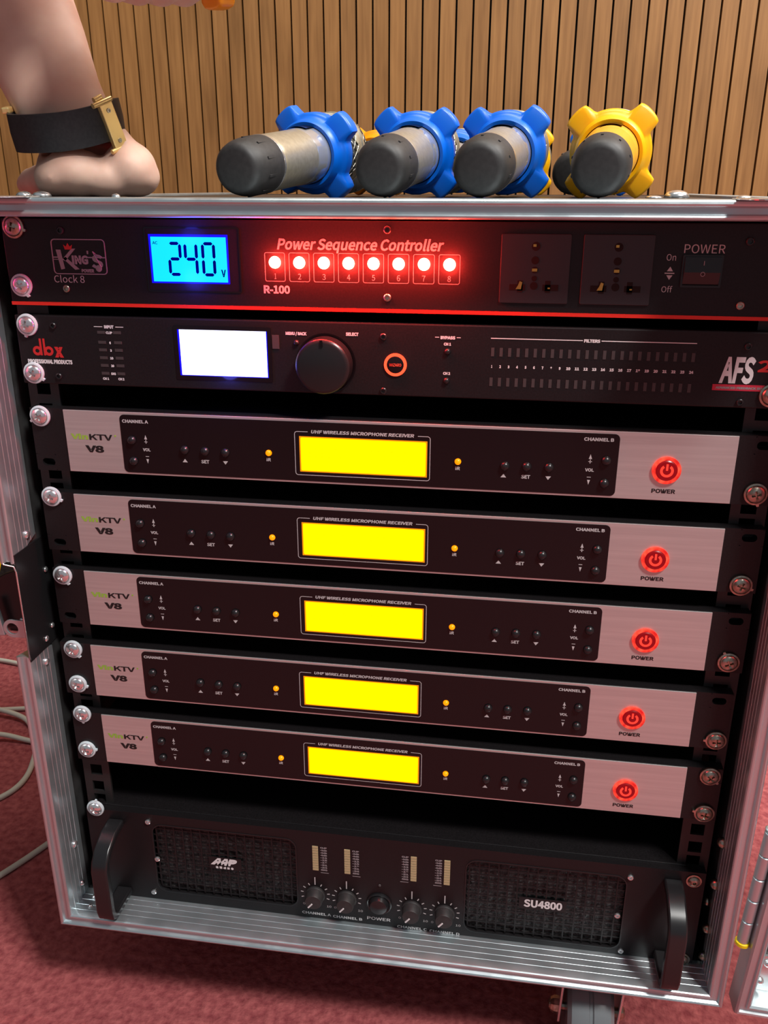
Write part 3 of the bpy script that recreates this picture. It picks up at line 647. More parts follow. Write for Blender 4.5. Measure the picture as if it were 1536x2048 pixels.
# ------------------------------------------------------------------ wireless microphone receivers
def make_receiver():
    r = empty('wireless_receiver', (0, 0, 0), '', 'wireless receiver')
    parts = []
    def A(o): parts.append(o); return o
    # front panel with one empty oval slot each side
    pb = MB()
    HW, HH = 241.3, 22.0
    pb.box(-226.8, 226.8, 0, 8, -HH, HH)
    for s in (-1, 1):
        zc = -16.0 if s < 0 else 16.0
        a, b = sorted((s * HW, s * 226.8))
        slot = rrect(s * 232.5 - 4.6, s * 232.5 + 4.6, zc - 2.6, zc + 2.6, 2.5, 5)
        rect = []
        for px, pz in slot:                      # project slot outline on to the surrounding rectangle
            dx, dz = px - s * 232.5, pz - zc
            t = min((b - s * 232.5) / dx if dx > 0 else ((a - s * 232.5) / dx if dx < 0 else 1e9), (zc + 5.6 - zc) / dz if dz > 0 else ((-5.6) / dz if dz < 0 else 1e9))
            rect.append((s * 232.5 + dx * t, zc + dz * t))
        pb.prism(rect, 0, 8, hole=slot)
        pb.box(a, b, 0, 8, *( (-HH, zc - 5.6) )); pb.box(a, b, 0, 8, zc + 5.6, HH)
    A(pb.build('front_panel', blackp, parent=r))
    A(MB().box(-216, 216, 8, 190, -20, 20.5).build('chassis', blackp, parent=r, bevel=0.8))
    A(MB().box(-217, 217, -1.0, 0, -21.6, 21.6).build('face_plate', brushed, parent=r, bevel=0.25, label='brushed silver face plate'))
    wn = A(MB().prism(rrect(-177.2, 147.4, -20.2, 19.9, 3.2), -1.3, -1.0).build('control_window', blackg, parent=r, label='glossy black control window'))
    Y = -1.42
    w = MB()
    text(w, 'CHANNEL A', -175.4, -157.2, 14.6, 2.1, Y, 0.02); text(w, 'CHANNEL B', 125.8, 143.9, 15.2, 2.1, Y, 0.02)
    for x, sg in ((-160.0, 1), (130.6, 1)):
        tri(w, x, 5.0, 2.0, 3.0, Y); q(w, x - 0.25, x + 0.25, 0.6, 3.2, Y); q(w, x - 1.1, x + 1.1, 1.6, 2.0, Y)
        ctext(w, 'VOL', x, -4.6, 2.0, Y, 5.4, 0.02); q(w, x - 1.2, x + 1.2, -8.6, -8.2, Y); tri(w, x, -11.8, 1.8, 3.2, Y, False)
    for x0 in (-133.6, 77.6):
        tri(w, x0, -10.0, 3.6, 2.4, Y); ctext(w, 'SET', x0 + 14.0, -11.2, 2.3, Y, 5.6, 0.02); tri(w, x0 + 28.0, -10.3, 3.6, 2.4, Y, False)
    ctext(w, 'IR', -75.8, -7.6, 2.1, Y, 3.0, 0.02); ctext(w, 'IR', 48.5, -7.6, 2.1, Y, 3.0, 0.02)
    text(w, 'UHF WIRELESS MICROPHONE RECEIVER', -46.9, 20.6, 12.6, 2.1, Y, 0.02, 0.2)
    x0, x1, z0, z1, rr, t = -58.0, 30.8, -16.2, 13.6, 2.0, 0.42
    arc = rrect(x0, x1, z0, z1, rr); n = len(arc)
    inn = rrect(x0 + t, x1 - t, z0 + t, z1 - t, rr - t)
    pts_o = [(-49.0, z1)] + arc[6:] + arc[:6] + [(22.6, z1)]; pts_i = [(-49.0, z1 - t)] + inn[6:] + inn[:6] + [(22.6, z1 - t)]
    m_ = len(pts_o)
    w.add([(a, Y, b) for a, b in pts_o] + [(a, Y, b) for a, b in pts_i], [(i, i + 1, i + 1 + m_, i + m_) for i in range(m_ - 1)])
    A(w.build('white_lettering', print_w, parent=r))
    k = MB(); text(k, 'KTV', -200.2, -183.6, 1.6, 3.9, -1.12, 0.015); text(k, 'V8', -203.9, -190.6, -7.0, 4.6, -1.12, 0.025)
    text(k, 'POWER', 169.4, 183.8, -16.6, 2.6, -1.12, 0.02)
    A(k.build('black_lettering', print_k, parent=r))
    g = MB(); text(g, 'Vin', -213.4, -201.0, 1.8, 3.7, -1.12, 0.025); g.prism([(-181.6 + 0.7 * math.cos(i * PI / 4), 4.8 + 0.7 * math.sin(i * PI / 4)) for i in range(8)], -1.12, -1.05)
    A(g.build('green_lettering', print_green, parent=r))
    e = MB(); q(e, -54.8, 28.8, -13.8, 10.3, -1.36); A(e.build('display_edge', lcd_orange, parent=r))
    e = MB(); o_ = rrect(-53.9, 27.9, -13.0, 9.5, 0.9); e.add([(a, -1.4, b) for a, b in o_], [tuple(range(len(o_)))])
    dsp = A(e.build('display', lcd_yellow, parent=r, label='bright yellow display'))
    bm = MB(); dome(bm, 0, 0, 0, 3.1, 3.0, FACE, 20)
    b0 = None
    for x, z in ((-169.8, 2.6), (-169.8, -12.0), (-133.3, -2.6), (-119.2, -2.9), (-105.2, -3.2), (78.2, -3.6), (91.8, -3.4), (105.6, -3.3), (140.2, 2.8), (140.2, -12.0)):
        if b0 is None: b0 = A(bm.build('push_button', blackr, parent=r, loc=(x, -1.3, z), smooth=True))
        else:
            c = b0.copy(); sc.collection.objects.link(c); c.location = Vector((x, -1.3, z)) / 1000; A(c)
    bm = MB(); dome(bm, 0, 0, 0, 2.1, 2.2, FACE, 16)
    b1 = A(bm.build('infrared_led', led_amber, parent=r, loc=(-75.6, -1.3, -2.0), smooth=True))
    c = b1.copy(); sc.collection.objects.link(c); c.location = Vector((48.5, -1.3, -2.1)) / 1000; A(c)
    # power button: lit outer ring, dark collar, lit power symbol
    pb = MB(); pb.lathe([(6.6, 0), (6.6, 1.4), (5.8, 2.0), (0.001, 2.0)], FACE, 32)
    po = A(pb.build('power_button', led_dark, parent=r, loc=(176.9, -1.0, -1.6), smooth=35))
    rg = MB(); ring(rg, 6.6, 8.7, -1.5, 0); ro = rg.build('lit_ring', led_ring, parent=po, label='glowing red ring'); A(ro)
    sy = MB()
    n = 22; vs = []; 
    for i in range(n + 1):
        a = math.radians(125 + 290 * i / n)
        for rr in (2.5, 4.1): vs.append((rr * math.cos(a), -2.2, rr * math.sin(a)))
    sy.add(vs, [(2 * i, 2 * i + 1, 2 * i + 3, 2 * i + 2) for i in range(n)]); q(sy, -0.65, 0.65, 0.2, 4.4, -2.2)
    A(sy.build('power_symbol', led_ring2, parent=po, label='glowing power symbol'))
    return r, parts
rec0, _ = make_receiver()
def children(o): return [c for c in bpy.data.objects if c.parent == o]
def copy_tree(o, parent=None):
    c = o.copy(); sc.collection.objects.link(c)
    if parent: c.parent = parent
    for ch in children(o): copy_tree(ch, c)
    return c
recs = [rec0] + [copy_tree(rec0) for _ in range(4)]
info = [(1.3, 10.0, 'silver-faced wireless receiver with yellow display, right below the black feedback suppressor',
         '659.000', '673.250', [26.6], [-4.4]),
        (1.0, -49.9, 'silver-faced wireless receiver with yellow display, second down of the five', '659.500', '675.750', [-31.0], [-66.1]),
        (1.0, -108.4, 'silver-faced wireless receiver with yellow display, middle one of the five', '657.500', '671.500', [-91.4], [-122.3]),
        (-1.5, -169.0, 'silver-faced wireless receiver with yellow display, fourth down of the five', '650.250', '662.000', [-152.0, -181.9], [-183.4]),
        (-0.2, -229.4, 'silver-faced wireless receiver with yellow display, lowest of the five above the amplifier', None, None, [-208.6, -241.0], [-213.1, -244.8])]
for r, (dx, zc, lab, fa, fb, ls, rs) in zip(recs, info):
    r.location = P(dx, 0, zc); r['label'] = lab; r['group'] = 'wireless receivers stacked in the rack'
    if fa:
        f = MB()
        for s, x0 in ((fa, -49.5), (fb, -8.5)):
            x = x0
            for ch in s:
                if ch == '.': q(f, x - 0.6, x - 0.1, -3.4, -2.9, -1.45); x += 0.6; continue
                seg7(f, x, -3.4, 2.7, 5.6, 0.42, ch, -1.45, 0.05); x += 4.1
            text(f, 'MHz', x + 2.0, x + 7.0, -0.4, 2.2, -1.45, 0.0)
        f.build('display_digits', lcd_faint, parent=r)
    for z in ls: rack_screw(r, -232.5 - dx, z - zc)
    for z in rs: rack_screw(r, 232.5 - dx, z - zc, kind='dull')

# ------------------------------------------------------------------ power amplifier
AZ = -387.8; AT = -299.0
am = empty('power_amplifier', (0, 0, AZ), 'black power amplifier with grilles, four knobs and two bow handles, bottom unit of the rack', 'amplifier')
def a_(v): return v - AZ
g1 = (-187.0, -67.5, -376.2, -308.2); g2 = (66.0, 186.5, -380.4, -309.4)
# panel built as a frame round the two grille openings
def panel_with_openings():
    mb = MB(); xs = [-241.3, g1[0], g1[1], g2[0], g2[1], 241.3]
    mb.box(-241.3, g1[0], 0, 6, 0, a_(AT)); mb.box(g1[1], g2[0], 0, 6, 0, a_(AT)); mb.box(g2[1], 241.3, 0, 6, 0, a_(AT))
    for g in (g1, g2):
        rr = rrect(g[0], g[1], a_(g[2]), a_(g[3]), 9, 6)
        # outer rectangle spanning the full panel height, matched point by point
        cx = (g[0] + g[1]) / 2; czz = (a_(g[2]) + a_(g[3])) / 2
        outr = []
        for px, pz in rr:
            dx, dz = px - cx, pz - czz
            if abs(dx) / ((g[1] - g[0]) / 2) > abs(dz) / ((g[3] - g[2]) / 2):
                ex = g[1] if dx > 0 else g[0]; outr.append((ex, max(0.0, min(a_(AT), pz))))
            else:
                outr.append((px, a_(AT) if dz > 0 else 0.0))
        # add true corners by snapping the nearest point
        for c in ((g[0], 0.0), (g[1], 0.0), (g[0], a_(AT)), (g[1], a_(AT))):
            i = min(range(len(outr)), key=lambda j: (rr[j][0] - c[0]) ** 2 + (rr[j][1] - c[1]) ** 2); outr[i] = c
        mb.prism(outr, 0, 6, hole=rr)
    return mb
panel_with_openings().build('front_panel', blackp, parent=am)
MB().box(-241.3, 241.3, 6, 8, 0, a_(AT)).build('backing_plate', mat('dark_backing', (0.004, 0.004, 0.004), 0.6), parent=am)
MB().box(-212, 212, 8, 400, 2, a_(AT) - 2).build('chassis', blackp, parent=am, bevel=1)
MB().box(-236, 228, 6, 60, a_(AT) - 1, a_(AT) + 0.8).build('top_flange', blackp, parent=am, bevel=0.5)
for gi, g in enumerate((g1, g2)):
    mb = MB(); x0, x1, z0, z1 = g[0], g[1], a_(g[2]), a_(g[3])
    nx, nz = 20, 10
    px_, pz_ = 7.4, 6.6
    r = 9.0
    x = x0 + 3
    while x < x1 - 1:
        e = max(0, r - min(x - x0, x1 - x)); c = r - math.sqrt(max(0, r * r - e * e)) if e > 0 else 0
        mb.box(x - 0.55, x + 0.55, 1.6, 2.6, z0 + c, z1 - c); x += px_
    z = z0 + 3.2; k = 0
    while z < z1 - 1:
        e = max(0, r - min(z - z0, z1 - z)); c = r - math.sqrt(max(0, r * r - e * e)) if e > 0 else 0
        mb.box(x0 + c, x1 - c, 1.8, 2.5, z - 0.5, z + 0.5); z += pz_
    go = mb.build('grille', blackp, parent=am, bevel=0)
    rf = MB(); rframe(rf, x0 - 0.2, x1 + 0.2, z0 - 0.2, z1 + 0.2, 9, 0.9, -0.5, 1); rf.build('grille_rim', blackr, parent=go)
    # crumpled foam filter behind the mesh
    ff = MB().box(x0 + 0.5, x1 - 0.5, 4.6, 5.6, z0 + 0.5, z1 - 0.5)
    fm = mat('filter_foam', (0.02, 0.02, 0.02), 0.5); noise(fm, 260, (0.003,) * 3, (0.05,) * 3, bump=0.8, bdist=0.003)
    ff.build('dust_filter', fm, parent=go)
# badges on the grilles
b = MB(); b.box(-141, -114, 1.0, 1.6, a_(-347.5), a_(-335.5)); bo = b.build('badge', blackp, parent=am)
b = MB()
text(b, 'AAP', -139.5, -116.5, a_(-342.4), 6.2, 0.8, 0.05, 0.45)
for i, ch in enumerate('audio'): ctext(b, ch, -134.6 + 3.2 * i, a_(-346.4), 2.0, 0.8, 2.2, 0.05)
b.build('badge_lettering', print_w2, parent=bo)
b = MB(); b.box(108, 144, 1.0, 1.6, a_(-352), a_(-341)); bo = b.build('badge', blackp, parent=am)
b = MB(); text(b, 'SU4800', 111.6, 140.8, a_(-349.4), 7.0, 0.8, 0.02); b.build('badge_lettering', print_w2, parent=bo)
for x, z in ((-189.3, -306.2), (-184.6, -342.9), (-191.0, -378.2), (188.1, -309.4), (182.0, -347.0), (187.7, -381.3)): socket_screw(am, x, a_(z), r=2.2, m=steel)
# meters, knobs
lt = MB()
pr = MB()
kn = [(-53.2, -361.0), (-27.6, -361.6), (24.8, -364.2), (50.8, -364.8)]
for i, (kx, kz) in enumerate(kn):
    mx = kx + 1.0; sgn = 1 if i < 2 else -1
    cells = MB()
    for j in range(10): cells.box(mx - 2.3, mx + 2.3, -0.5, 0, a_(-313.4 - 2.42 * j - 1.0), a_(-313.4 - 2.42 * j + 0.9))
    cells.build('level_meter', led_cream, parent=am, label='cream ladder of level lamps')
    for j in range(10):
        xa = mx + sgn * 4.0; text(pr, ('CLIP', '-3dB', '-6dB', '-9dB', '-12', '-15', '-18', '-21', '-24', 'SIG')[j], min(xa, xa + sgn * 5.4), max(xa, xa + sgn * 5.4), a_(-314.2 - 2.42 * j), 1.5, -0.2, 0.03)
    q(pr, min(mx + sgn * 4, mx + sgn * 10.4), max(mx + sgn * 4, mx + sgn * 10.4), a_(-338.4), a_(-337.8), -0.2)
    for j in range(11):
        a = math.radians(225 - 27 * j)
        r0, r1 = (9.8, 12.0) if j != 5 else (9.8, 17.5)
        c, s_ = math.cos(a), math.sin(a)
        tx, tz = -s_ * 0.42, c * 0.42
        if j in (0, 10): continue
        lt.add([(kx + c * r0 + tx, -0.2, a_(kz) + s_ * r0 + tz), (kx + c * r0 - tx, -0.2, a_(kz) + s_ * r0 - tz), (kx + c * r1 - tx, -0.2, a_(kz) + s_ * r1 - tz), (kx + c * r1 + tx, -0.2, a_(kz) + s_ * r1 + tz)], [(0, 1, 2, 3)])
    text(lt, '0', kx - 10.4, kx - 8.6, a_(kz) - 11.6, 2.0, -0.2, 0.0); text(lt, '10', kx + 9.2, kx + 13.0, a_(kz) - 12.0, 2.0, -0.2, 0.0)
    text(lt, 'CHANNEL ' + 'ABCD'[i], kx - 11.5, kx + 12.5, a_(kz) - 21.0, 2.5, -0.2, 0.015)
    kb = MB(); kb.lathe([(8.0, 0), (8.0, 1.5), (7.5, 2), (6.8, 8.6), (6.4, 9.3), (0.001, 9.5)], FACE, 40)
    ko = kb.build('gain_knob', blackm, parent=am, loc=(kx, 0, a_(kz)), smooth=35)
    pt = MB().box(-0.55, 0.55, -10.0, -9.3, 1.2, 6.4, Matrix.Rotation(math.radians(-142), 4, 'Y')); pt.build('pointer', print_w2, parent=ko)
pr.build('meter_lettering', print_g, parent=am)
ctext(lt, 'POWER', -1.6, a_(-380.2), 3.0, -0.2, 19, 0.01)
lt.build('lettering', print_w, parent=am)
b = MB(); b.lathe([(10.2, 0), (10.2, 1.4), (9.4, 2.0), (8.4, 1.6), (8.2, 0)], FACE, 36); so = b.build('power_switch', blackr, parent=am, loc=(-1.4, 0, a_(-362.6)), smooth=35)
b = MB(); b.lathe([(8.1, 0), (8.1, 2.2), (6.8, 5.0), (3, 6.0), (0.001, 6.2)], at(0, 0, 0, FACE), 32); b.build('rocker', blackr, parent=so, smooth=35)
b = MB(); ring(b, 0.9, 1.25, -5.2, -5.0, 16); b.v = [(x, y, z - 4.6) for x, y, z in b.v]; b.build('switch_mark', print_g, parent=so)
b = MB(); dome(b, 0, 0, 0, 1.3, 1); b.build('indicator_led', led_off, parent=am, loc=(-1.0, 0, a_(-344.5)), smooth=True)
# bow handles: flat bar legs, rounded outer corners
def handle(x):
    pts = []
    zt, zb = a_(-309.5), a_(-379.0); D = 34.0
    path = [(0, zt), (-4, zt), (-14, zt - 1), (-26, zt - 7), (-32, zt - 13), (-D, zt - 19), (-D, zb + 10), (-32.5, zb + 4), (-28, zb + 0.6), (-14, zb), (0, zb)]
    n = len(path); t = 3.2; hw = 6.6
    vs = []
    for i, (y, z) in enumerate(path):
        a = Vector(path[max(i - 1, 0)]); b = Vector(path[min(i + 1, n - 1)]); d = (b - a).normalized(); nrm = Vector((-d.y, d.x))
        for w_, th in ((-hw, -t), (hw, -t), (hw, t), (-hw, t)):
            vs.append((x + w_, y + nrm.x * th, z + nrm.y * th))
    fs = []
    for i in range(n - 1):
        for k in range(4): fs.append((4 * i + k, 4 * i + (k + 1) % 4, 4 * (i + 1) + (k + 1) % 4, 4 * (i + 1) + k))
    fs += [(3, 2, 1, 0), tuple(4 * (n - 1) + k for k in range(4))]
    mb = MB().add(vs, fs); return mb.build('handle', blackr, parent=am, smooth=40, bevel=1.4)
handle(-216.5); handle(218.5)
rack_screw(am, -232.5, a_(-306.0) + 8.5)
for x, z in ((233.2, -306.5), (233.8, -382.2)):
    b = MB().lathe([(5.6, 0), (5.6, 0.8), (4.4, 0.9), (4.2, 1.8), (2.6, 3.0), (1.4, 3.1), (1.2, 1.6), (0.001, 1.5)], FACE, 20)
    b.build('panel_bolt', dull_steel, parent=am, loc=(x, 0, a_(z)), smooth=35, label='gold-coloured cross screw')

# ------------------------------------------------------------------ handheld microphones
TOPZ = ZT - 1.7
def make_mic(name, tail, ringpt, ringcol, label, bodymat, spin=45, length=212, rest=True, ringpos=None):
    """tail: centre of the tail cap (mm). ringpt: centre of the anti-roll ring"""
    t = Vector(tail); rp = Vector(ringpt); d = (rp - t).normalized(); L = (rp - t).length
    o = empty(name, tuple(t), label, 'microphone', 'microphones lying on the flight case')
    xa = Vector((0, 0, 1)).cross(d) * -1; xa.normalize(); ya = d.cross(xa)
    if ya.z < 0: xa, ya = -xa, -ya
    q_ = Matrix((xa, ya, d)).transposed().to_quaternion(); o.rotation_mode = 'QUATERNION'; o.rotation_quaternion = q_
    cap = MB().lathe([(0.001, 0.2), (10.5, 0), (13.0, 0.9), (14.8, 3.4), (16.2, 9), (17.0, 17), (17.3, 27), (17.3, 32), (16.6, 33)], None, 48)
    for k in range(10):     # small grip slits
        a = 2 * PI * k / 10 + 0.3
        T_ = Matrix.Rotation(a, 4, 'Z')
        cap.box(15.4, 17.2, -0.7, 0.7, 13, 22, T_)
    cap.build('tail_cap', blackm, parent=o, smooth=40)
    bd = MB().lathe([(16.4, 32), (17.0, 33), (17.1, 40), (17.6, L - 34)], None, 48); bd.build('body', bodymat, parent=o, smooth=40)
    MB().lathe([(17.3, 32.4), (17.5, 33.0), (17.4, 34.0), (17.0, 34.2)], None, 48).build('trim_ring', steel if ringcol is silic_blue else bodymat, parent=o, smooth=40)
    MB().lathe([(17.6, L - 34), (17.9, L - 33), (18.5, L - 14), (19.4, L - 8)], None, 48).build('display_band', clear_band if ringcol is silic_blue else bodymat, parent=o, smooth=40)
    dw = MB(); n = 8; vs = []
    for i in range(n + 1):
        a = math.radians(68 + 44 * i / n)
        for z in (L - 29, L - 14): vs.append((19.1 * math.cos(a), 19.1 * math.sin(a), z))
    dw.add(vs, [(2 * i, 2 * i + 1, 2 * i + 3, 2 * i + 2) for i in range(n)])
    dw.build('display_window', blackg, parent=o, smooth=True)
    # silicone anti-roll ring with four flared lugs
    outl = []
    seg = 60
    for k in range(seg * 2):
        a = 2 * PI * k / (seg * 2); m = (math.degrees(a) + 45 + spin) % 90 - 45      # angle from lug centre
        am_ = abs(m); R0 = 26.8
        half = 14.5
        if am_ < half: R1 = 35.0 - 0.9 * (am_ / half) ** 4
        elif am_ < half + 9: 
            tt = (am_ - half) / 9; R1 = R0 + (34.1 - R0) * (1 - tt) ** 2.2
        else: R1 = R0
        outl.append((R1 * math.cos(a), R1 * math.sin(a)))
    N = len(outl)
    prof = [(0.0, L - 7.0), (0.55, L - 8.5), (1.0, L - 8.0)]
    vs = []; fs = []
    rings = []
    def loop(fn, z): 
        rings.append(len(vs)); vs.extend([(*fn(p), z) for p in outl])
    def shr(dr, minr=None):
        def f(p):
            r = math.hypot(*p); rr = max(r - dr, 19.5); return (p[0] / r * rr, p[1] / r * rr)
        return f
    def circ(R):
        def f(p): r = math.hypot(*p); return (p[0] / r * R, p[1] / r * R)
        return f
    loop(circ(19.0), L - 16); loop(circ(21.2), L - 16.5); loop(circ(22.6), L - 14); loop(circ(23.4), L - 8.5)
    loop(shr(1.6), L - 7); loop(shr(0.4), L - 6); loop(shr(0), L - 4.5); loop(shr(0), L + 3.5); loop(shr(0.5), L + 5); loop(shr(1.8), L + 5.6); loop(circ(21), L + 6); loop(circ(19.0), L + 6)
    for i in range(len(rings)):
        a0 = rings[i]; a1 = rings[(i + 1) % len(rings)]
        for k in range(N): fs.append((a0 + k, a0 + (k + 1) % N, a1 + (k + 1) % N, a1 + k))
    MB().add(vs, fs).build('anti_roll_ring', ringcol, parent=o, smooth=50)
    # head: collar and mesh grille
    MB().lathe([(19.0, L + 4), (22.5, L + 14), (24.6, L + 20), (25.4, L + 22), (25.4, L + 27), (24.6, L + 28)], None, 48).build('head_collar', bodymat if ringcol is not silic_blue else champagne, parent=o, smooth=35)
    gr = MB().lathe([(24.2, L + 8), (24.8, L + 28), (24.6, L + 36), (22.5, L + 44), (17.5, L + 51), (9, L + 55), (0.001, L + 56)], None, 48)
    go = gr.build('grille', grille_m, parent=o, smooth=True)
    MB().lathe([(24.6, L + 27), (26.0, L + 28), (26.0, L + 31), (24.6, L + 32)], None, 48).build('grille_band', champagne, parent=go, smooth=35)
    wires = MB()
    for s in (-1, 1):
        for k in range(22):
            pts = []
            for i in range(9):
                f = i / 8; h = L + 9 + 40 * f
                rr = 25.0 if h < L + 34 else 25.0 * math.cos(min(1.3, (h - L - 34) / 18.0))
                a = 2 * PI * k / 22 + s * f * 1.4; pts.append((rr * math.cos(a), rr * math.sin(a), h))
            wires.tube(pts, 0.45, 4)
    wires.build('grille_wires', mesh_gold, parent=go, smooth=True)
    return o
grille_m = mat('grille_dark', (0.10, 0.095, 0.08), 0.5, 0.5)
tz = TOPZ + 17.3; rz = TOPZ + 29.8
fr = [((-88, 3, tz), (-65, 118, rz), silic_blue, 'metallic handheld microphone with blue ring and black tail cap, front row, nearest the hand', champagne, 38),
      ((-1.5, 1, tz), (7.0, 118, rz), silic_blue, 'metallic handheld microphone with blue ring, front row, second from the hand', champagne, 44),
      ((55.8, 0, tz), (69.0, 118, rz), silic_blue, 'metallic handheld microphone with blue ring, front row, beside the yellow-ringed one', champagne, 46),
      ((122.6, 0, tz), (138.6, 116, rz), silic_yel, 'handheld microphone with yellow ring, its reflection painted on the body, rightmost of the front row', ring_tint_body, 46)]
for a, b, c, lab, bm, sp in fr: make_mic('handheld_microphone', a, b, c, lab, bm, sp)
bk = [((-66, 205, tz), (-52, 320, rz), silic_org, 'handheld microphone with orange ring, back row, behind the microphone nearest the hand', champagne, 45),
      ((20, 205, tz), (22, 320, rz), silic_blue, 'handheld microphone with blue ring, back row, behind the second blue-ringed one', champagne, 45),
      ((68, 210, tz), (78, 330, rz), silic_yel, 'handheld microphone with yellow ring, back row, its lugs showing right of the third blue ring', champagne, 45),
      ((117, 205, tz), (150, 318, rz), silic_blue, 'handheld microphone with blue ring, back row, mostly hidden by the front yellow-ringed microphone', champagne, 45)]
for a, b, c, lab, bm, sp in bk: make_mic('handheld_microphone', a, b, c, lab, bm, sp)

# ------------------------------------------------------------------ person: hand and forearm leaning on the case
per = empty('person', (-205, 60, TOPZ), 'person leaning a bare forearm and hand on the case top, wearing a black-strapped gold watch', 'person')
def skinmesh(name, pts, edges, parent, m=skin, sub=2, root=0):
    """pts: (x, y, z, rx, ry) in mm, absolute"""
    me = bpy.data.meshes.new(name); base = Vector((-205, 60, TOPZ))
    me.from_pydata([tuple((Vector(p[:3]) - base) / 1000) for p in pts], edges, []); me.materials.append(m)
    o = bpy.data.objects.new(name, me); sc.collection.objects.link(o); o.parent = parent
    md = o.modifiers.new('skin', 'SKIN'); md.use_smooth_shade = True
    for i, p in enumerate(pts):
        sv = me.skin_vertices[0].data[i]; sv.radius = (p[3] / 1000, p[4] / 1000); sv.use_root = (i == root)
    s = o.modifiers.new('sub', 'SUBSURF'); s.levels = sub; s.render_levels = sub
    return o
tp = TOPZ
# lofted arm + heel of the hand: elliptical sections (centre, half width x, half depth y)
def loft(secs, seg=40):
    mb = MB(); vs = []; fs = []
    for (c, u, v, ru, rv, e) in secs:
        c = Vector(c); u = Vector(u).normalized(); v = Vector(v); v = (v - u * v.dot(u)).normalized()
        for k in range(seg):
            a = 2 * PI * k / seg; ca, sa = math.cos(a), math.sin(a)
            ca = math.copysign(abs(ca) ** e, ca); sa = math.copysign(abs(sa) ** e, sa)
            vs.append(tuple(c + u * (ru * ca) + v * (rv * sa) - Vector((-205, 60, TOPZ))))
    n = len(secs)
    for i in range(n - 1):
        for k in range(seg): fs.append((i * seg + k, i * seg + (k + 1) % seg, (i + 1) * seg + (k + 1) % seg, (i + 1) * seg + k))
    fs.append(tuple(range(seg - 1, -1, -1))); fs.append(tuple((n - 1) * seg + k for k in range(seg)))
    return mb.add(vs, fs)
HX = (1, 0, 0); HY = (0, 1, 0); HZ = (0, 0, 1)
Fd = Vector((-0.45, 0.89, 0)).normalized(); Sd = Vector((Fd.y, -Fd.x, 0)); Hc = Vector((-196, 48, tp))
def hp(f, sd, z): return tuple(Hc + Fd * f + Sd * sd + Vector((0, 0, z)))
arm = loft([((-372, 150, tp + 330), (1, 0, 0.45), HY, 39, 36, 1), ((-332, 122, tp + 250), (1, 0, 0.45), HY, 43, 36, 1), ((-288, 98, tp + 175), (1, 0, 0.42), HY, 42, 33, 1),
            ((-260, 82, tp + 128), (1, 0, 0.40), HY, 39, 29, 1), ((-240, 70, tp + 92), (1, 0, 0.34), HY, 34.5, 25, 1), ((-228, 63, tp + 66), (1, 0, 0.24), (-.3, 1, 0), 31.5, 22, 1),
            ((-219, 59, tp + 50), (1, 0.1, 0.16), (-.4, 1, 0), 30.0, 21, 1), ((-209, 58, tp + 38), tuple(Sd + Vector((0, 0, 0.1))), tuple(Fd + Vector((0, 0, -.25))), 30, 21, 0.95),
            (hp(10, -3, 28), tuple(Sd), tuple(Fd + Vector((0, 0, -.55))), 34, 21.5, 0.92), (hp(18, 0, 21), tuple(Sd), tuple(Fd * 0.6 + Vector((0, 0, -.8))), 38, 22, 0.88),
            (hp(38, 0, 17.5), tuple(Sd), (0, 0, -1), 39, 17, 0.82), (hp(64, 0, 15), tuple(Sd), (0, 0, -1), 40, 14.5, 0.78), (hp(92, 0, 13), tuple(Sd), (0, 0, -1), 39, 12.5, 0.75), (hp(106, 0, 12), tuple(Sd), (0, 0, -1), 35, 10, 0.75)])
def ball(mb, c, r, T=None):
    prof = [(max(0.001, math.sin(a)), -math.cos(a)) for a in [PI * i / 12 for i in range(13)]]
    mb.lathe(prof, Matrix.Translation(Vector(c) - Vector((-205, 60, TOPZ))) @ (T or Matrix.Identity(4)) @ Matrix.Diagonal((r[0], r[1], r[2], 1)), 24)
RZh = Matrix.Rotation(math.atan2(Sd.y, Sd.x), 4, 'Z')
ball(arm, hp(8, 21, 18.6), (18, 23, 18.0), RZh); ball(arm, hp(14, 25, 14.5), (16, 26, 13.8), RZh); ball(arm, hp(10, -14, 16.0), (22, 24, 15.6), RZh)
ball(arm, hp(16, -26, 13.5), (15, 26, 13.0), RZh); ball(arm, hp(34, -27, 12), (14, 26, 11.4), RZh); ball(arm, hp(2, 6, 13.0), (22, 14, 12.4), RZh)
def chain(mb, pts):
    for (a, ra), (b, rb) in zip(pts[:-1], pts[1:]):
        a = Vector(a); b = Vector(b); n = max(2, int((b - a).length / 3))
        ps = [a.lerp(b, i / n) - Vector((-205, 60, TOPZ)) for i in range(n + 1)]
        mb.tube(ps, [ra + (rb - ra) * i / n for i in range(n + 1)], 14)
    for a, ra in pts: ball(mb, a, (ra, ra, ra))
for sd, L1, sp in ((-29, 74, -5), (-10, 82, -1), (10, 77, 2), (28, 62, 5)):
    chain(arm, [(hp(94, sd, 13), 10.0), (hp(104 + L1 * .42, sd + sp * .5, 16.5), 9.0), (hp(104 + L1 * .74, sd + sp * .8, 12), 8.4), (hp(104 + L1, sd + sp, 8), 7.4)])
chain(arm, [(hp(40, -24, 14), 13.0), (hp(68, -36, 12.5), 11), (hp(94, -45, 11), 9.8), (hp(118, -50, 9), 8.2)])
ao = arm.build('arm_and_hand', skin, parent=per, smooth=True)
rm = ao.modifiers.new('remesh', 'REMESH'); rm.mode = 'VOXEL'; rm.voxel_size = 0.0022; rm.use_smooth_shade = True
cs = ao.modifiers.new('smooth', 'CORRECTIVE_SMOOTH' if False else 'SMOOTH'); cs.factor = 0.6; cs.iterations = 6
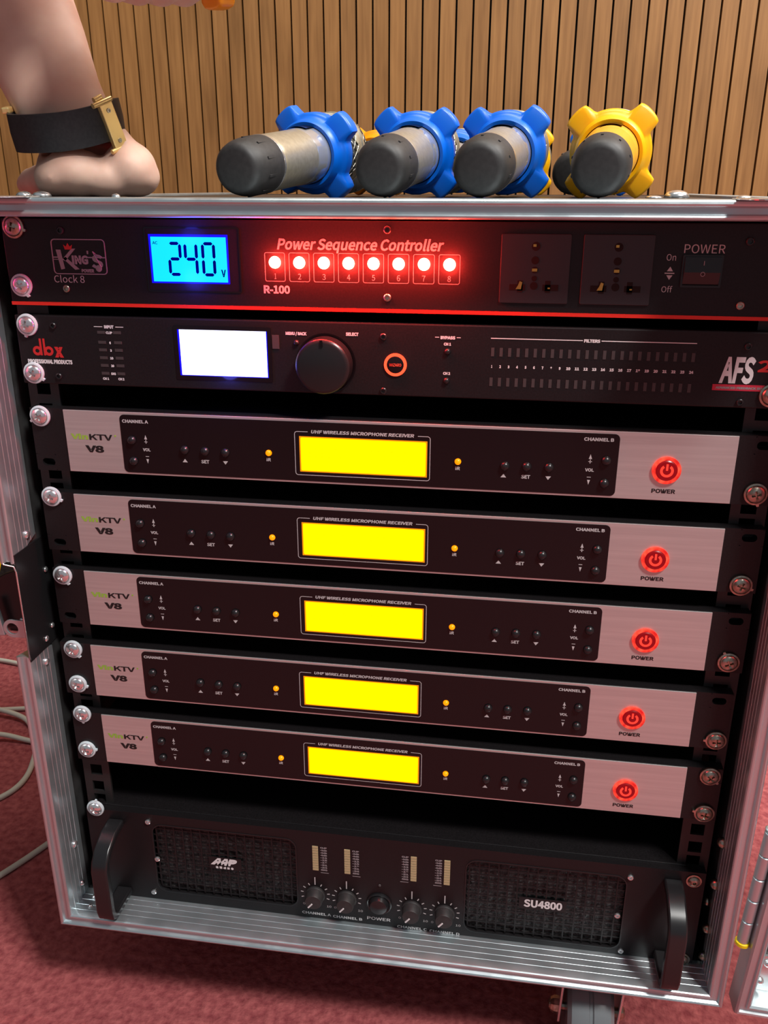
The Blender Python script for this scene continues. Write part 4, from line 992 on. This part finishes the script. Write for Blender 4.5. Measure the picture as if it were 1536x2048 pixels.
# watch
wt = empty('wristwatch', (-218, 57, tp + 44.5), 'gold wristwatch with wide black strap and gold clasp, on the leaning wrist', 'watch')
wt.rotation_euler = (math.radians(10), math.radians(-4), math.radians(8))
st = MB()
prof = [(-0.8, -11.3), (2.4, -11.3), (3.0, 0), (2.4, 11.3), (-0.8, 11.3)]
seg = 64; vs = []; fs = []
m_ = len(prof)
for k in range(seg):
    a = 2 * PI * k / seg
    for o_, h in prof: vs.append(((34.0 + o_) * math.cos(a), (27.5 + o_) * math.sin(a), h - 3 * math.sin(a) * 0 + 3.5 * max(0, math.cos(a)) ** 2))
for k in range(seg):
    k2 = (k + 1) % seg
    for i in range(m_):
        i2 = (i + 1) % m_; fs.append((k * m_ + i, k2 * m_ + i, k2 * m_ + i2, k * m_ + i2))
st.add(vs, fs); st.build('strap', strap_m, parent=wt, smooth=50)
Tc = Matrix.Translation((33.5, -14.5, 0.5)) @ Matrix.Rotation(math.radians(50), 4, 'Z') @ Matrix.Rotation(math.radians(-12), 4, 'Y')
c = MB().box(-4.8, 4.8, -2.4, 1.5, -13.5, 13.5, Tc); co = c.build('clasp', gold, parent=wt, bevel=0.5, label='gold folding clasp')
for p0, p1, r_ in (((-9, -1.2, 14.6), (5.6, -1.2, 14.6), 1.7), ((-8, -1.2, -14.2), (5.6, -1.2, -14.2), 1.6), ((-6, 0, 17), (0, 0, 17.4), 1.8)):
    MB().tube([tuple(Tc @ Vector(p0)), tuple(Tc @ Vector(p1))], r_, 10).build('clasp_bar', gold, parent=co, smooth=40)
for zz in (-9.5, 9.0): MB().lathe([(1.5, 0), (1.4, 0.5), (0.7, 0.5), (0.6, 0.1), (0.001, 0.1)], Tc @ at(0, -2.4, zz), 12).build('clasp_screw', dull_steel, parent=co, smooth=35)
c = MB().lathe([(0.001, 36), (17, 36), (19, 34.5), (20, 32), (20, 28), (18, 26)], Matrix.Rotation(math.radians(90), 4, 'X') @ Matrix.Rotation(math.radians(180), 4, 'X') @ Matrix.Rotation(math.radians(0), 4, 'Y'), 40)
c.v = [(x - 6, y, z) for x, y, z in c.v]; c.build('watch_case', gold, parent=wt, smooth=35)
c = MB().box(-38.5, -33, -7, 7, 11, 15); c.build('strap_link', gold, parent=wt, bevel=1)

# the other hand, holding an orange-ringed microphone at the top edge of the view
mr = Vector((-113, 60, 309.5)); mt = mr - Vector((0.50, 0.86, 0.11)).normalized() * 118
m9 = make_mic('handheld_microphone', tuple(mt), tuple(mr), silic_org, 'handheld microphone with orange ring held in a hand above the case', champagne, 0)
m9['group'] = 'microphone held in a hand'
h2 = MB(); off = Vector((-205, 60, TOPZ))
ax = (mr - mt).normalized(); upv = (Vector((0, 0, 1)) - ax * ax.z).normalized(); bkv = ax.cross(upv) * -1
if bkv.y < 0: bkv = -bkv
def around(tt, deg, rad):
    a = math.radians(deg); c = mr - ax * tt
    return tuple(c + bkv * (rad * math.cos(a)) + upv * (rad * math.sin(a)))
for tt, rr in ((27, 8.6), (44, 8.9), (61, 8.7), (77, 7.8)):
    pts = [(around(tt, dg, 26.0), rr - (0.9 if dg < -120 else 0)) for dg in (30, 0, -30, -60, -90, -120, -150, -172)]
    chain(h2, pts)
chain(h2, [(around(70, 60, 34), 14), (around(50, 100, 28), 11), (around(34, 140, 27), 9.5), (around(20, 165, 26.5), 8.4)])
ball(h2, around(50, 25, 36), (32, 20, 26)); ball(h2, around(62, 45, 42), (30, 22, 24))
w0 = Vector(around(78, 50, 58)); e0 = w0 + Vector((-90, 110, 200))
chain(h2, [(tuple(Vector(around(60, 40, 44))), 24), (tuple(w0), 25), (tuple(w0 + (e0 - w0) * 0.4), 32), (tuple(e0), 38)])
h2o = h2.build('holding_hand', skin, parent=per, smooth=True)
rm = h2o.modifiers.new('remesh', 'REMESH'); rm.mode = 'VOXEL'; rm.voxel_size = 0.0022; rm.use_smooth_shade = True
cs = h2o.modifiers.new('smooth', 'SMOOTH'); cs.factor = 0.6; cs.iterations = 5

# ------------------------------------------------------------------ cables and bag on the carpet, left of the case
def smooth_path(pts, n=8):
    out = []; p = [Vector(a) for a in pts]; p = [p[0]] + p + [p[-1]]
    for i in range(1, len(p) - 2):
        for k in range(n):
            t = k / n; a, b, c, d = p[i - 1], p[i], p[i + 1], p[i + 2]
            out.append(0.5 * ((2 * b) + (c - a) * t + (2 * a - 5 * b + 4 * c - d) * t * t + (3 * b - a - 3 * c + d) * t ** 3))
    out.append(p[-2]); return out
def cable(name, label, pts, r, m, cat='cable', group=None):
    base = Vector(pts[0])
    sm = smooth_path(pts)
    o = MB().tube([p - base for p in sm], r, 10).build(name, m, smooth=True, loc=tuple(base))
    o['label'] = label; o['category'] = cat
    if group: o['group'] = group
    return o
FZ = -500 + 3.2
cable('white_cable', 'white cable running straight out from behind the case at the level of the latch', [(-560, 500, FZ), (-614, 508, FZ), (-664, 516, FZ), (-760, 520, FZ), (-900, 500, FZ)], 3.4, cable_w)
cable('white_cable', 'white cable curling in a wide loop on the carpet left of the case', [(-300, 420, FZ), (-470, 420, FZ), (-540, 404, FZ), (-590, 392, FZ), (-640, 380, FZ), (-720, 330, FZ), (-640, 300, FZ), (-560, 330, FZ + 7), (-497, 332, FZ), (-400, 330, FZ)], 3.2, cable_w)
cable('white_cable', 'white cable bending round beside the case and back out to the left edge', [(-620, 395, FZ), (-581, 384, FZ + 7), (-538, 374, FZ + 3), (-508, 345, FZ), (-488, 310, FZ), (-474, 262, FZ), (-483, 226, FZ), (-520, 190, FZ), (-600, 160, FZ)], 3.4, cable_w)
cable('white_cable', 'cream cable lying slantwise on the carpet near the lower left corner of the case', [(-330, 320, FZ), (-360, 240, FZ), (-389, 166, FZ), (-417, 110, FZ), (-450, 60, FZ), (-520, 20, FZ)], 3.2, cable_w)
bag = empty('equipment_bag', (-830, 830, -500), 'black equipment bag on the carpet behind and left of the case', 'bag')
b = MB(); b.prism(rrect(-190, 230, 0, 170, 40, 6), -130, 160); b.build('bag_body', noise(mat('bag_nylon', (0.01, 0.011, 0.01), 0.7), 200, (0.006, 0.007, 0.006), (0.02, 0.022, 0.018), bump=0.3), parent=bag, bevel=14, smooth=40)
b = MB().tube([(-90, -132, 90), (-90, -150, 150), (-40, -150, 196), (60, -150, 196), (110, -150, 150), (110, -132, 90)], 7, 8); b.build('bag_handle', blackm, parent=bag, smooth=True)
cable('yellow_cable', 'yellow cable looped over the black bag at the left edge', [(-760, 640, FZ + 2), (-745, 655, -440), (-738, 668, -395), (-742, 682, -340), (-756, 690, -318), (-800, 780, -316)], 5.5, yellow_m)
bx = empty('connector_box', (-640, 640, -500), 'small black box with a white end lying on the carpet by the bag', 'box')
MB().box(-60, 0, -30, 40, 0, 34).build('box_body', blackr, parent=bx, bevel=3); MB().box(0, 8, -16, 18, 6, 26).build('box_end', white_nylon, parent=bx, bevel=1)
